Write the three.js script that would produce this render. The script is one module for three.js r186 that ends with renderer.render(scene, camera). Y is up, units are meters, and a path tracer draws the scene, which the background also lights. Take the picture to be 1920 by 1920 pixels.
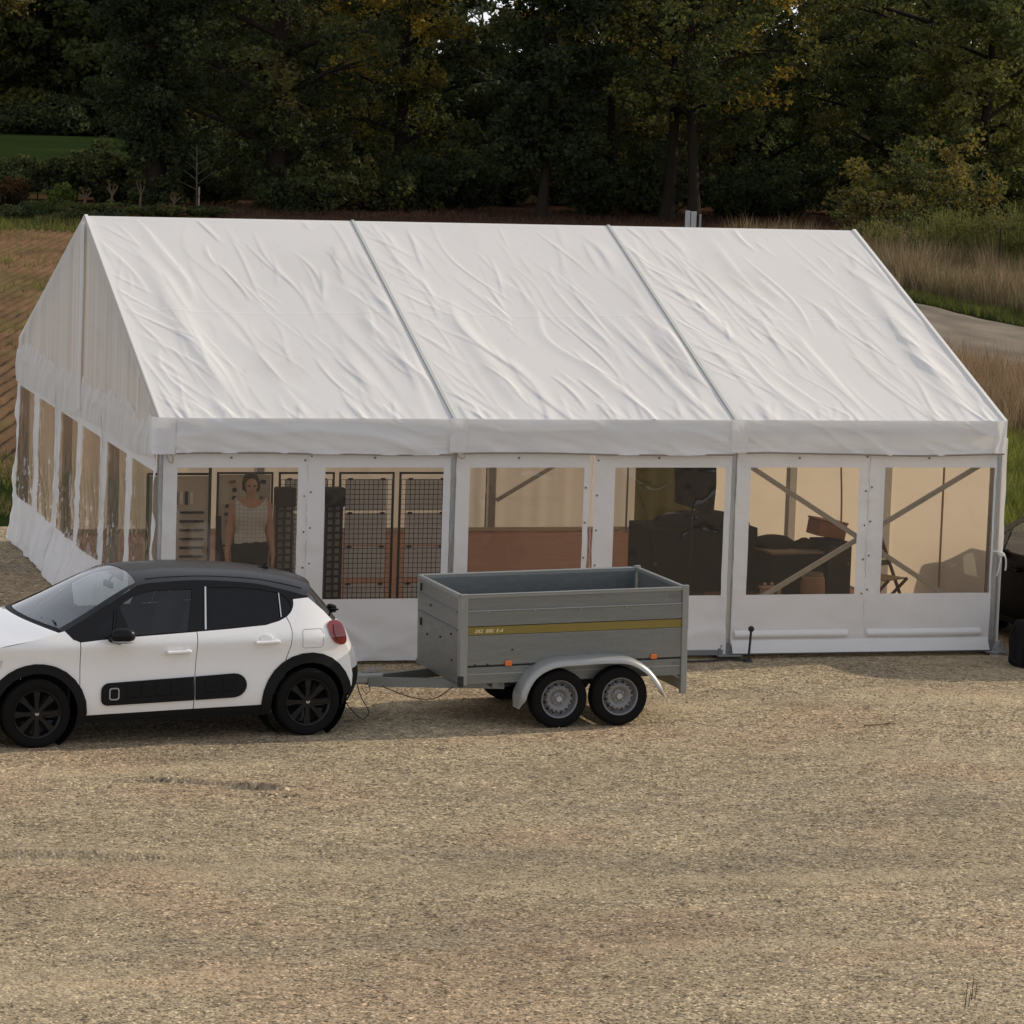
import * as THREE from 'three';
import { MarchingCubes } from 'three/addons/objects/MarchingCubes.js';
import { mergeGeometries, mergeVertices, toCreasedNormals } from 'three/addons/utils/BufferGeometryUtils.js';
import { TessellateModifier } from 'three/addons/modifiers/TessellateModifier.js';
import { RoundedBoxGeometry } from 'three/addons/geometries/RoundedBoxGeometry.js';

// ---------------------------------------------------------------- camera, sky, sun, exposure
const scene = new THREE.Scene();
const camera = new THREE.PerspectiveCamera(15.7795, 1, 0.5, 3000);
camera.position.set(-6.8804, 6.2618, 35.6725);
camera.rotation.order = 'YXZ';
camera.rotation.set(-0.126562, -0.28674, 0.0336073);
const SUN = new THREE.Vector3(2.05, 1.0, -0.42).normalize();
{ // hazy autumn sky, computed: pale towards the horizon, a soft glow round the sun, faint high cloud
  const W = 1024, H = 512, d = new Float32Array(W * H * 4), v = new THREE.Vector3();
  for (let j = 0; j < H; j++) for (let i = 0; i < W; i++) {
    const el = ((j + 0.5) / H - 0.5) * Math.PI, az = ((i + 0.5) / W - 0.5) * 2 * Math.PI, k = (j * W + i) * 4;
    v.set(Math.cos(el) * Math.cos(az), Math.sin(el), Math.cos(el) * Math.sin(az));
    const h = Math.max(0, v.y), a = Math.acos(Math.min(1, v.dot(SUN))), glow = 0.55 * Math.exp(-a / 0.38), f = Math.exp(-h * 2.6);
    const c = 0.04 * Math.sin(v.x * 9 + 3 * v.z) * Math.cos(v.z * 7 - 2 * v.x) + 0.03 * Math.sin(v.x * 23 + 5 * v.y) * Math.sin(v.z * 19);
    const L = 0.37 + 0.36 * f + c * 0.6;
    d.set([L * (0.90 + 0.08 * f) + glow, L * (0.975 + 0.015 * f) + glow * 0.92, L * (1.15 - 0.10 * f) + glow * 0.78, 1], k);
  }
  const t = new THREE.DataTexture(d, W, H, THREE.RGBAFormat, THREE.FloatType); t.mapping = THREE.EquirectangularReflectionMapping; t.magFilter = THREE.LinearFilter; t.needsUpdate = true;
  scene.background = t; scene.environment = t;
}
const sun = new THREE.DirectionalLight(new THREE.Color(1.0, 0.87, 0.70), 2.7);
sun.position.copy(SUN).multiplyScalar(160).add(new THREE.Vector3(10, 0, -30));
sun.target.position.set(10, 0, -30);
sun.castShadow = true;
sun.shadow.mapSize.set(4096, 4096);
Object.assign(sun.shadow.camera, { left: -90, right: 90, top: 90, bottom: -90, near: 1, far: 400 });
sun.shadow.radius = 1;
scene.add(sun, sun.target);
const renderer = new THREE.WebGLRenderer({ antialias: true });
renderer.setSize(1024, 1024);
renderer.toneMapping = THREE.LinearToneMapping;
renderer.toneMappingExposure = 1.3;
renderer.shadowMap.enabled = true;

// ---------------------------------------------------------------- helpers
function mulberry(a) { return () => { a = (a + 0x6d2b79f5) | 0; let t = Math.imul(a ^ (a >>> 15), 1 | a); t = (t + Math.imul(t ^ (t >>> 7), 61 | t)) ^ t; return ((t ^ (t >>> 14)) >>> 0) / 4294967296; }; }
const hash = (x, y) => { let h = Math.imul(x | 0, 374761393) + Math.imul(y | 0, 668265263) | 0; h = Math.imul(h ^ (h >>> 13), 1274126177); return ((h ^ (h >>> 16)) >>> 0) / 4294967296; };
function vnoise(x, y) { // value noise, 0..1
  const xi = Math.floor(x), yi = Math.floor(y), fx = x - xi, fy = y - yi, u = fx * fx * (3 - 2 * fx), v = fy * fy * (3 - 2 * fy);
  const a = hash(xi, yi), b = hash(xi + 1, yi), c = hash(xi, yi + 1), d = hash(xi + 1, yi + 1);
  return a + (b - a) * u + (c - a) * v + (a - b - c + d) * u * v;
}
const fbm = (x, y, o = 4) => { let s = 0, a = 0.5, t = 0; for (let i = 0; i < o; i++) { s += a * vnoise(x + i * 17.3, y - i * 9.1); t += a; a *= 0.5; x *= 2.03; y *= 2.03; } return s / t; };
const clamp = (x, a = 0, b = 1) => Math.min(b, Math.max(a, x));
const smooth = (a, b, x) => { const t = clamp((x - a) / (b - a)); return t * t * (3 - 2 * t); };
const lerp = (a, b, t) => a + (b - a) * t;
const V = (x, y, z) => new THREE.Vector3(x, y, z);
const used = new Map();
function numbered(n) { const k = used.get(n) ?? 0; used.set(n, k + 1); return k ? n + '_' + String(k).padStart(3, '0') : n; }
function tag(o, label, category, group, kind) { if (label) o.userData.label = label; if (category) o.userData.category = category; if (group) o.userData.group = group; if (kind) o.userData.kind = kind; return o; }
function shadows(o) { o.castShadow = true; o.receiveShadow = true; return o; }
function thing(name, label, category, pos = [0, 0, 0], turn = 0, group) {
  const o = new THREE.Group(); o.name = numbered(name); o.position.set(...pos); o.rotation.y = turn; scene.add(o);
  return tag(o, label, category, group);
}
function mesh(name, geo, mat, parent, label) {
  if (Array.isArray(geo)) geo = merge(geo);
  const m = shadows(new THREE.Mesh(geo, mat)); m.name = parent ? name : numbered(name);
  (parent ?? scene).add(m);
  if (label) m.userData.label = label;
  if (TINY.has(name)) m.userData.kind = 'stuff';
  return m;
}
const TINY = new Set(['eyelets', 'bolts', 'end_bolts', 'wheel_bolts', 'vent_holes', 'clips', 'strands']);
const each = (name, geos, mat, parent) => geos.map((g) => mesh(name, g, mat, parent));
function struct(name, geo, mat) { const m = mesh(name, geo, mat); m.userData.kind = 'structure'; return m; }
function merge(list) {
  list = list.map((g) => (g.index ? g.toNonIndexed() : g));
  const col = list.some((g) => g.attributes.color);
  for (const g of list) {
    if (!g.attributes.normal) g.computeVertexNormals();
    if (!g.attributes.uv) g.setAttribute('uv', new THREE.BufferAttribute(new Float32Array(g.attributes.position.count * 2), 2));
    for (const k of Object.keys(g.attributes)) if (!['position', 'normal', 'uv', 'color'].includes(k)) g.deleteAttribute(k);
    if (col && !g.attributes.color) g.setAttribute('color', new THREE.BufferAttribute(new Float32Array(g.attributes.position.count * 3).fill(1), 3));
  }
  return list.length === 1 ? list[0] : mergeGeometries(list);
}
const box = (w, h, d, x = 0, y = 0, z = 0, rx = 0, ry = 0, rz = 0) => place(new THREE.BoxGeometry(w, h, d), x, y, z, rx, ry, rz);
const rbox = (w, h, d, r, x = 0, y = 0, z = 0, rx = 0, ry = 0, rz = 0) => place(new RoundedBoxGeometry(w, h, d, 2, r), x, y, z, rx, ry, rz);
const cyl = (r0, r1, h, n, x = 0, y = 0, z = 0, rx = 0, ry = 0, rz = 0) => place(new THREE.CylinderGeometry(r1, r0, h, n), x, y, z, rx, ry, rz);
function place(g, x, y, z, rx = 0, ry = 0, rz = 0) { return g.applyMatrix4(new THREE.Matrix4().compose(V(x, y, z), new THREE.Quaternion().setFromEuler(new THREE.Euler(rx, ry, rz)), V(1, 1, 1))); }
function rod(a, b, r0, r1 = r0, n = 8) { // tapered bar from a to b
  const A = V(...a), B = V(...b), d = B.clone().sub(A), g = new THREE.CylinderGeometry(r1, r0, d.length(), n, 1);
  return g.applyMatrix4(new THREE.Matrix4().compose(A.add(B).multiplyScalar(0.5), new THREE.Quaternion().setFromUnitVectors(V(0, 1, 0), d.normalize()), V(1, 1, 1)));
}
function beam(a, b, w, h) { // rectangular bar from a to b, h measured upwards
  const A = V(...a), B = V(...b), d = B.clone().sub(A), L = d.length(); d.normalize();
  const side = d.clone().cross(Math.abs(d.y) > 0.99 ? V(1, 0, 0) : V(0, 1, 0)).normalize(), up = side.clone().cross(d);
  const g = new THREE.BoxGeometry(L, h, w);
  return g.applyMatrix4(new THREE.Matrix4().makeBasis(d, up, side.negate().multiplyScalar(-1)).setPosition(A.add(B).multiplyScalar(0.5)));
}
function tube(pts, r, n = 24, k = 6, closed = false) { return new THREE.TubeGeometry(new THREE.CatmullRomCurve3(pts.map((p) => V(...p)), closed), n, r, k, closed); }
// a sheet over lists of u and v values; cells for which skip(u, v) holds at their middle are left open
function sheet(us, vs, fn, skip, uvScale = 1) {
  const nu = us.length, nv = vs.length, pos = new Float32Array(nu * nv * 3), uv = new Float32Array(nu * nv * 2), idx = [];
  for (let j = 0; j < nv; j++) for (let i = 0; i < nu; i++) { const p = fn(us[i], vs[j]), k = j * nu + i; pos.set(p, k * 3); uv[k * 2] = us[i] * uvScale; uv[k * 2 + 1] = vs[j] * uvScale; }
  for (let j = 0; j < nv - 1; j++) for (let i = 0; i < nu - 1; i++) {
    if (skip && skip((us[i] + us[i + 1]) / 2, (vs[j] + vs[j + 1]) / 2)) continue;
    const a = j * nu + i, b = a + 1, c = a + nu, d = c + 1; idx.push(a, b, d, a, d, c);
  }
  const g = new THREE.BufferGeometry();
  g.setAttribute('position', new THREE.BufferAttribute(pos, 3)); g.setAttribute('uv', new THREE.BufferAttribute(uv, 2)); g.setIndex(idx); g.computeVertexNormals();
  return g;
}
const range = (a, b, n) => Array.from({ length: n + 1 }, (_, i) => a + ((b - a) * i) / n);
function lines(stops, step) { const out = [stops[0]]; for (let i = 1; i < stops.length; i++) { const n = Math.max(1, Math.round((stops[i] - stops[i - 1]) / step)); out.push(...range(stops[i - 1], stops[i], n).slice(1)); } return out; }
function dataTex(n, fn, srgb, mag = true) { // fn(i, j) -> [r,g,b] linear 0..1 when srgb, plain value otherwise
  const d = new Uint8Array(n * n * 4);
  for (let j = 0; j < n; j++) for (let i = 0; i < n; i++) { const c = fn(i, j), k = (j * n + i) * 4; for (let q = 0; q < 3; q++) { const x = clamp(c[q]); d[k + q] = srgb ? 255 * (x <= 0.0031308 ? 12.92 * x : 1.055 * Math.pow(x, 1 / 2.4) - 0.055) : 255 * x; } d[k + 3] = 255; }
  const t = new THREE.DataTexture(d, n, n); t.wrapS = t.wrapT = THREE.RepeatWrapping; t.magFilter = THREE.LinearFilter; t.minFilter = THREE.LinearMipmapLinearFilter; t.generateMipmaps = true;
  if (srgb) t.colorSpace = THREE.SRGBColorSpace; t.needsUpdate = true; return t;
}
const rgb = (r, g, b) => new THREE.Color().setRGB(r, g, b);
const std = (c, roughness, metalness = 0, more = {}) => (roughness > 0.8 ? new THREE.MeshPhysicalMaterial({ color: c, roughness, metalness, specularIntensity: 0.25, ...more }) : new THREE.MeshStandardMaterial({ color: c, roughness, metalness, ...more }));
const phys = (c, roughness, more = {}) => new THREE.MeshPhysicalMaterial({ color: c, roughness, ...more });
function repeat(t, x, y = x) { const c = t.clone(); c.repeat.set(x, y); c.needsUpdate = true; return c; }

// shared textures
const grainTex = dataTex(512, (i, j) => { const v = 0.55 + 0.45 * fbm(i / 6, j / 6, 3); return [v, v, v]; }, false);
const weaveTex = dataTex(256, (i, j) => { const v = 0.5 + 0.22 * Math.sin(i * Math.PI / 4) + 0.22 * Math.sin(j * Math.PI / 4) + 0.06 * (hash(i, j) - 0.5); return [v, v, v]; }, false);
const dirtTex = dataTex(1024, (i, j) => { // faint grime: streaks and specks with outlines of their own
  const a = fbm(i / 170, j / 60, 4), b = vnoise(i / 5, j / 14), s = (a > 0.6 ? (a - 0.6) * 0.25 : 0) + (b > 0.93 ? 0.07 : 0) + (hash(i >> 1, j >> 1) > 0.9985 ? 0.16 : 0);
  return [1 - s, 1 - s * 1.06, 1 - s * 1.2];
}, true);
const zincTex = dataTex(512, (i, j) => { const a = vnoise(i / 22, j / 22), b = vnoise(i / 9 + 40, j / 9), c = fbm(i / 90, j / 70, 3), v = 0.80 + 0.16 * (a > 0.5 ? 1 : 0.4) * b + 0.08 * (c - 0.5) - (vnoise(i / 2.2, j / 40) > 0.965 ? 0.10 : 0) - (vnoise(i / 60 + 7, j / 2) > 0.97 ? 0.08 : 0); return [v, v, v * 1.0]; }, true);
const scuffTex = dataTex(512, (i, j) => { const v = 0.5 + 0.5 * fbm(i / 34, j / 28, 4); return [v, v, v]; }, false);
// ---------------------------------------------------------------- ground, yard, field, path
const inYard = (x, z) => x > -13 && x < 16 && z > -11 && z < 22;
{ // the wide ground out to the horizon: grassland, leaf litter under the trees
  const us = [-1500, -700, -350, ...range(-200, 260, 230), 400, 800, 1600], vs = [-1600, -900, -500, -330, ...range(-260, 60, 160), 140, 400];
  const yOf = (x, z) => -0.05 + 0.12 * (fbm(x / 9, z / 9, 3) - 0.5) * smooth(0, 25, Math.hypot(Math.max(0, Math.abs(x - 1) - 15), Math.max(0, Math.abs(z - 5) - 17))) - 0.03;
  const g = sheet(us, vs.slice().reverse(), (x, z) => [x, yOf(x, z), z]);
  const p = g.attributes.position, col = new Float32Array(p.count * 3);
  for (let i = 0; i < p.count; i++) {
    const x = p.getX(i), z = p.getZ(i), n = fbm(x / 5, z / 5, 4), m = fbm(x / 23 + 9, z / 23, 3);
    let c = [0.016 + 0.010 * n, 0.026 + 0.012 * n, 0.010];
    const litter = smooth(-66, -78, z + 9 * (m - 0.5)) * smooth(-118, -104, z + 9 * (n - 0.5)) * smooth(8, 16, x + (z + 80) * 0.1);
    c = [lerp(c[0], 0.085, litter), lerp(c[1], 0.045, litter), lerp(c[2], 0.028, litter)];
    const k = 0.75 + 0.5 * n; col.set([c[0] * k, c[1] * k, c[2] * k], i * 3);
  }
  g.setAttribute('color', new THREE.BufferAttribute(col, 3));
  struct('ground', g, std(0xffffff, 1, 0, { vertexColors: true, specularIntensity: 0, bumpMap: repeat(grainTex, 1.3), bumpScale: 0.03 }));
}
const yardEdge = (x, z) => { const e = Math.min(x + 13, 16 - x, 22 - z, z + 11) + 1.6 * (fbm(x * 0.5 + 3, z * 0.5, 3) - 0.5); return -0.3 * smooth(1.1, 0.2, e); };
const yardH = (x, z) => {
  const calm = 0.35 + 0.65 * smooth(-0.3, 6, z);
  let h = 0.03 * (fbm(x / 2.6 + 3, z / 1.5, 3) - 0.5) * calm + 0.014 * (fbm(x * 1.7, z * 2.6 + 7, 3) - 0.5) * calm;
  const rut = (px, pz, dx, dz, L, w, d) => { const a = (x - px) * dx + (z - pz) * dz, b = -(x - px) * dz + (z - pz) * dx; if (a < -L || a > L) return 0; const e = (1 - (a / L) ** 2); return d * e * (smooth(-w, 0, b) * (1 - smooth(0, w * 0.25, b))); };
  h += rut(-0.25, 6.0, 0.90, 0.44, 0.32, 0.18, 0.065) + rut(-0.75, 5.65, 0.90, 0.44, 0.6, 0.16, 0.04) + rut(-0.1, 6.3, 0.97, 0.2, 0.8, 0.3, 0.03);
  h += rut(-2.4, 8.3, 0.97, 0.2, 1.4, 0.5, 0.06) + rut(-0.2, 8.6, -0.98, 0.2, 1.0, 0.35, 0.03) + rut(7.4, 5.2, 0.98, -0.1, 0.9, 0.3, 0.03);
  return h * 1.0;
};
{
  const tracks = [[[-5, 5.6], [1, 5.9], [6, 5.2], [13, 4.6]], [[-5, 8.4], [0, 8.2], [5, 8.8], [13, 7.7]], [[-5, 10.0], [2, 9.7], [7, 9.9], [13, 9.0]], [[-5, 12.6], [0, 11.6], [5, 11.9], [13, 11.2]]];
  const trackAt = (x, z) => { let m = 0; tracks.forEach((t, q) => { for (let i = 0; i < t.length - 1; i++) { const [ax, az] = t[i], [bx, bz] = t[i + 1]; const f = clamp(((x - ax) * (bx - ax) + (z - az) * (bz - az)) / ((bx - ax) ** 2 + (bz - az) ** 2)), d = Math.hypot(x - lerp(ax, bx, f), z - lerp(az, bz, f)) + 0.22 * (fbm(x * 1.3 + q * 7, z * 1.3, 3) - 0.5); m = Math.max(m, smooth(0.28, 0.06, Math.abs(d)) * smooth(0.35, 0.6, fbm(x * 0.5 + q * 3, z * 0.8 + q, 2))); } }); return m; };
  const S = 18, N = 2048, tone = (x, z) => {
    const a = fbm(x / 4.6, z / 1.9, 4), b = fbm(x / 0.8 + 31, z / 0.45, 3), red = fbm(x / 1.5 + 70, z / 1.0 + 11, 3), pale = smooth(0.52, 0.74, fbm(x / 5 + 5, z / 1.3 + 40, 4)), tr = trackAt(x, z);
    const k = 0.97 + 0.40 * (a - 0.5) + 0.26 * (b - 0.5) + 0.13 * pale + 0.14 * tr, dark = smooth(0.54, 0.7, fbm(x / 2.4 + 90, z / 1.1 - 20, 4)) * (1 - pale) * (1 - tr);
    let c = [0.388 * k, 0.310 * k, 0.197 * k];
    const r = smooth(0.5, 0.75, red); c = [c[0] * (1 + 0.05 * r), c[1] * (1 - 0.02 * r), c[2] * (1 - 0.02 * r)];
    return [c[0] * (1 - 0.15 * dark), c[1] * (1 - 0.135 * dark), c[2] * (1 - 0.10 * dark), Math.max(pale, tr)];
  };
  const coarse = [], M = 512; for (let j = 0; j < M; j++) for (let i = 0; i < M; i++) coarse.push(tone((i / M) * S - 4.6, (j / M) * S - 3));
  const stone = (i, j) => { // little stones: nearest of jittered cell points, each its own tone
    let best = 9, id = 0; const s = 2.3, x = i / s, y = j / (s * 0.95), xi = Math.floor(x), yi = Math.floor(y);
    for (let q = -1; q < 2; q++) for (let p = -1; p < 2; p++) { const a = xi + p, b = yi + q, d = (x - a - hash(a, b)) ** 2 + (y - b - hash(b + 913, a)) ** 2; if (d < best) { best = d; id = hash(a * 3 + 7, b * 5 + 1); } }
    return [Math.sqrt(best), id];
  };
  const H = new Uint8Array(N * N * 4), C = new Uint8Array(N * N * 4), enc = (x) => 255 * (x <= 0.0031308 ? 12.92 * x : 1.055 * Math.pow(x, 1 / 2.4) - 0.055);
  for (let j = 0; j < N; j++) for (let i = 0; i < N; i++) {
    const [d, id] = stone(i, j), k = (j * N + i) * 4, u = (i / N) * (M - 1), v = (j / N) * (M - 1), i0 = u | 0, j0 = v | 0, fu = u - i0, fv = v - j0;
    const q = [coarse[j0 * M + i0], coarse[j0 * M + i0 + 1], coarse[Math.min(M - 1, j0 + 1) * M + i0], coarse[Math.min(M - 1, j0 + 1) * M + Math.min(M - 1, i0 + 1)]];
    const worn = q[0][3], sp0 = 0.66 + 0.64 * id * id + (id > 0.96 ? 0.55 : 0) - (id < 0.10 ? 0.34 : 0) + 0.16 * (hash(i, j) - 0.5), clump = 0.34 * (vnoise(i / 5.5, j / 4.2) - 0.5) + 0.26 * (vnoise(i / 12 + 50, j / 9) - 0.5), sp = lerp(sp0 + clump, 0.90 + clump * 0.4, worn * 0.5), gap = 1;
    for (let c = 0; c < 3; c++) { const t = q[0][c] * (1 - fu) * (1 - fv) + q[1][c] * fu * (1 - fv) + q[2][c] * (1 - fu) * fv + q[3][c] * fu * fv; C[k + c] = enc(clamp(t * sp * gap)); H[k + c] = 255 * clamp(0.62 - 0.45 * d + 0.3 * (id - 0.5) + 0.5 * clump); }
    C[k + 3] = H[k + 3] = 255;
  }
  const mk = (d, srgb) => { const t = new THREE.DataTexture(d, N, N); t.wrapS = t.wrapT = THREE.RepeatWrapping; t.magFilter = THREE.LinearFilter; if (srgb) t.colorSpace = THREE.SRGBColorSpace; t.needsUpdate = true; return t; };
  const map = mk(C, true), bump = mk(H, false);
  const us = lines([-13, -4.6, -3.2, 1.2, 16], 0.075).concat().map((x) => x), fine = (a, step, b0, b1, st2) => a.filter((v) => v <= b0 || v >= b1).concat(range(b0, b1, Math.round((b1 - b0) / st2)).slice(1, -1)).sort((p, q) => p - q), us2 = fine(us, 0, -2.6, 0.8, 0.03), vs = fine(fine(range(-11, 22, 470), 0, 5.2, 6.7, 0.022), 0, 7.9, 9.0, 0.025).reverse();
  const g = sheet(us2, vs, (x, z) => [x, yardH(x, z) + yardEdge(x, z), z]), uv = g.attributes.uv;
  for (let i = 0; i < uv.count; i++) uv.setXY(i, (uv.getX(i) + 4.6) / S, (uv.getY(i) + 3) / S);
  struct('gravel_yard', g, std(0xffffff, 0.96, 0, { map, bumpMap: bump, bumpScale: 0.018 }));
}
{ // loose stones lying on the yard
  const r = mulberry(11), n = 110000, g = new THREE.IcosahedronGeometry(1, 0); g.scale(1, 0.6, 0.85);
  const im = new THREE.InstancedMesh(g, std(0xffffff, 0.95), n), m = new THREE.Matrix4(), q = new THREE.Quaternion(), e = new THREE.Euler();
  for (let i = 0; i < n; i++) {
    const z = 14.5 - 15.5 * Math.pow(r(), 1.25), x = lerp(-4.6, 13, r()), cl = fbm(x * 0.9, z * 1.6, 3);
    const s = (0.0035 + 0.0075 * Math.pow(r(), 3) + (r() > 0.9985 ? 0.014 : 0)) * (0.7 + 0.7 * cl);
    m.compose(V(x, yardH(x, z) + s * 0.2, z), q.setFromEuler(e.set(r() * 0.8, r() * 6.3, r() * 0.8)), V(s, s, s)); im.setMatrixAt(i, m);
    const k = 0.6 + 0.7 * r() * r(); im.setColorAt(i, rgb(0.40 * k, 0.315 * k, 0.20 * k));
  }
  im.name = 'loose_gravel'; shadows(im); tag(im, 'loose beige and grey stones scattered over the gravel yard', 'gravel', null, 'stuff'); scene.add(im);
}
{ // ploughed field with low ridges running away to the left of the tent
  const d = V(0.285, 0, -0.958), s = V(0.958, 0, 0.285), O = V(-2.2, 0, -16.8);
  const hOf = (a, b) => 0.05 * Math.sin((b / 0.27) * 2 * Math.PI + 0.9 * (fbm(a / 3, b / 2, 2) - 0.5)) + 0.075 * (fbm(a * 2.9 + 0.6 * b, b * 3.3 - 0.4 * a, 4) - 0.5) + 0.02;
  const g = sheet(range(0, 62, 260), range(-8, 14, 340), (a, b) => { const w = smooth(0, 1.5, a) * smooth(-8, -7, b) * (1 - smooth(13, 14, b)); return [O.x + d.x * a + s.x * b, -0.06 + hOf(a, b) * w + 0.05 * w, O.z + d.z * a + s.z * b]; });
  const p = g.attributes.position, col = new Float32Array(p.count * 3), uv = g.attributes.uv;
  for (let i = 0; i < p.count; i++) { const a = uv.getX(i), b = uv.getY(i), n = fbm(a * 0.8, b * 1.5, 4), k = 0.55 + 0.9 * n; const weed = smooth(0.62, 0.74, fbm(a / 2.6 + 40, b / 2, 3)) * 0.5; col.set([lerp(0.215, 0.13, weed) * k, lerp(0.128, 0.122, weed) * k, lerp(0.067, 0.036, weed) * k], i * 3); }
  g.setAttribute('color', new THREE.BufferAttribute(col, 3));
  struct('ploughed_field', g, std(0xffffff, 1, 0, { vertexColors: true, bumpMap: repeat(grainTex, 2), bumpScale: 0.09, side: THREE.DoubleSide }));
}
{ // gravel path passing behind on the right
  const cx = (z) => 26.6 + 0.0016 * (z + 40) ** 2 - 0.03 * (z + 40), us = range(-3.3, 2.15, 48), vs = range(-6, -76, 180);
  const g = sheet(us, vs, (u, z) => [cx(z) + u + 0.35 * (fbm(z / 3, u > 0 ? 5 : 9, 3) - 0.5) * Math.abs(u) / 2, 0.0 + 0.05 * (fbm(u * 0.9, z * 0.5, 3) - 0.5) + 0.02, z]);
  const p = g.attributes.position, uv = g.attributes.uv, col = new Float32Array(p.count * 3);
  for (let i = 0; i < p.count; i++) { const u = uv.getX(i), z = uv.getY(i), k = 0.5 + 1.0 * fbm(u * 1.8, z * 0.5, 4), mid = smooth(0.5, 0.68, fbm(u * 0.8 + 3, z * 0.25, 3)); col.set([lerp(0.21, 0.16, mid) * k, lerp(0.175, 0.14, mid) * k, lerp(0.13, 0.105, mid) * k], i * 3); uv.setXY(i, u * 2, z * 2); }
  g.setAttribute('color', new THREE.BufferAttribute(col, 3));
  struct('gravel_path', g, std(0xffffff, 0.97, 0, { vertexColors: true, bumpMap: repeat(grainTex, 0.6), bumpScale: 0.03 }));
}
// ---------------------------------------------------------------- the white frame tent
const RZ = -4.517, BZ = 2 * RZ, EY = 2.47, RY = 4.217, PITCH = (RY - EY) / -RZ;
const roofY = (z) => RY - Math.abs(z - RZ) * PITCH;
const pvcRoof = phys(rgb(0.80, 0.787, 0.76), 0.92, { transmission: 0.26, thickness: 0, map: repeat(dirtTex, 0.23), side: THREE.DoubleSide });
const pvcWall = phys(rgb(0.87, 0.855, 0.825), 0.92, { transmission: 0.30, thickness: 0, map: repeat(dirtTex, 0.31, 0.5), side: THREE.DoubleSide });
const pvcThin = phys(rgb(0.84, 0.745, 0.61), 0.95, { transmission: 0.55, thickness: 0, map: repeat(dirtTex, 0.2, 0.35), side: THREE.DoubleSide });
const pvcGable = phys(rgb(0.84, 0.77, 0.665), 0.95, { transmission: 0.52, thickness: 0, map: repeat(dirtTex, 0.2, 0.35), side: THREE.DoubleSide });
const pvcBand = phys(rgb(0.82, 0.79, 0.73), 0.93, { transmission: 0.40, thickness: 0, map: repeat(dirtTex, 0.2, 0.35), side: THREE.DoubleSide });
const film = phys(rgb(0.77, 0.705, 0.62), 0.07, { transmission: 0.965, thickness: 0, ior: 1.45, side: THREE.DoubleSide });
const filmOld = phys(rgb(0.72, 0.65, 0.57), 0.10, { transmission: 0.90, thickness: 0, ior: 1.5, side: THREE.DoubleSide });
const alu = std(rgb(0.47, 0.48, 0.48), 0.42, 0.75, { roughnessMap: scuffTex });
const aluDull = std(rgb(0.20, 0.20, 0.195), 0.6, 0.3);
const railGrey = std(rgb(0.50, 0.51, 0.47), 0.6, 0.2);
const blackIron = std(rgb(0.025, 0.025, 0.027), 0.55, 0.3);
const tent = thing('marquee_tent', 'large white framed marquee tent with clear windows standing on the gravel yard', 'tent', [0, 0, 0]);
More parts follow.
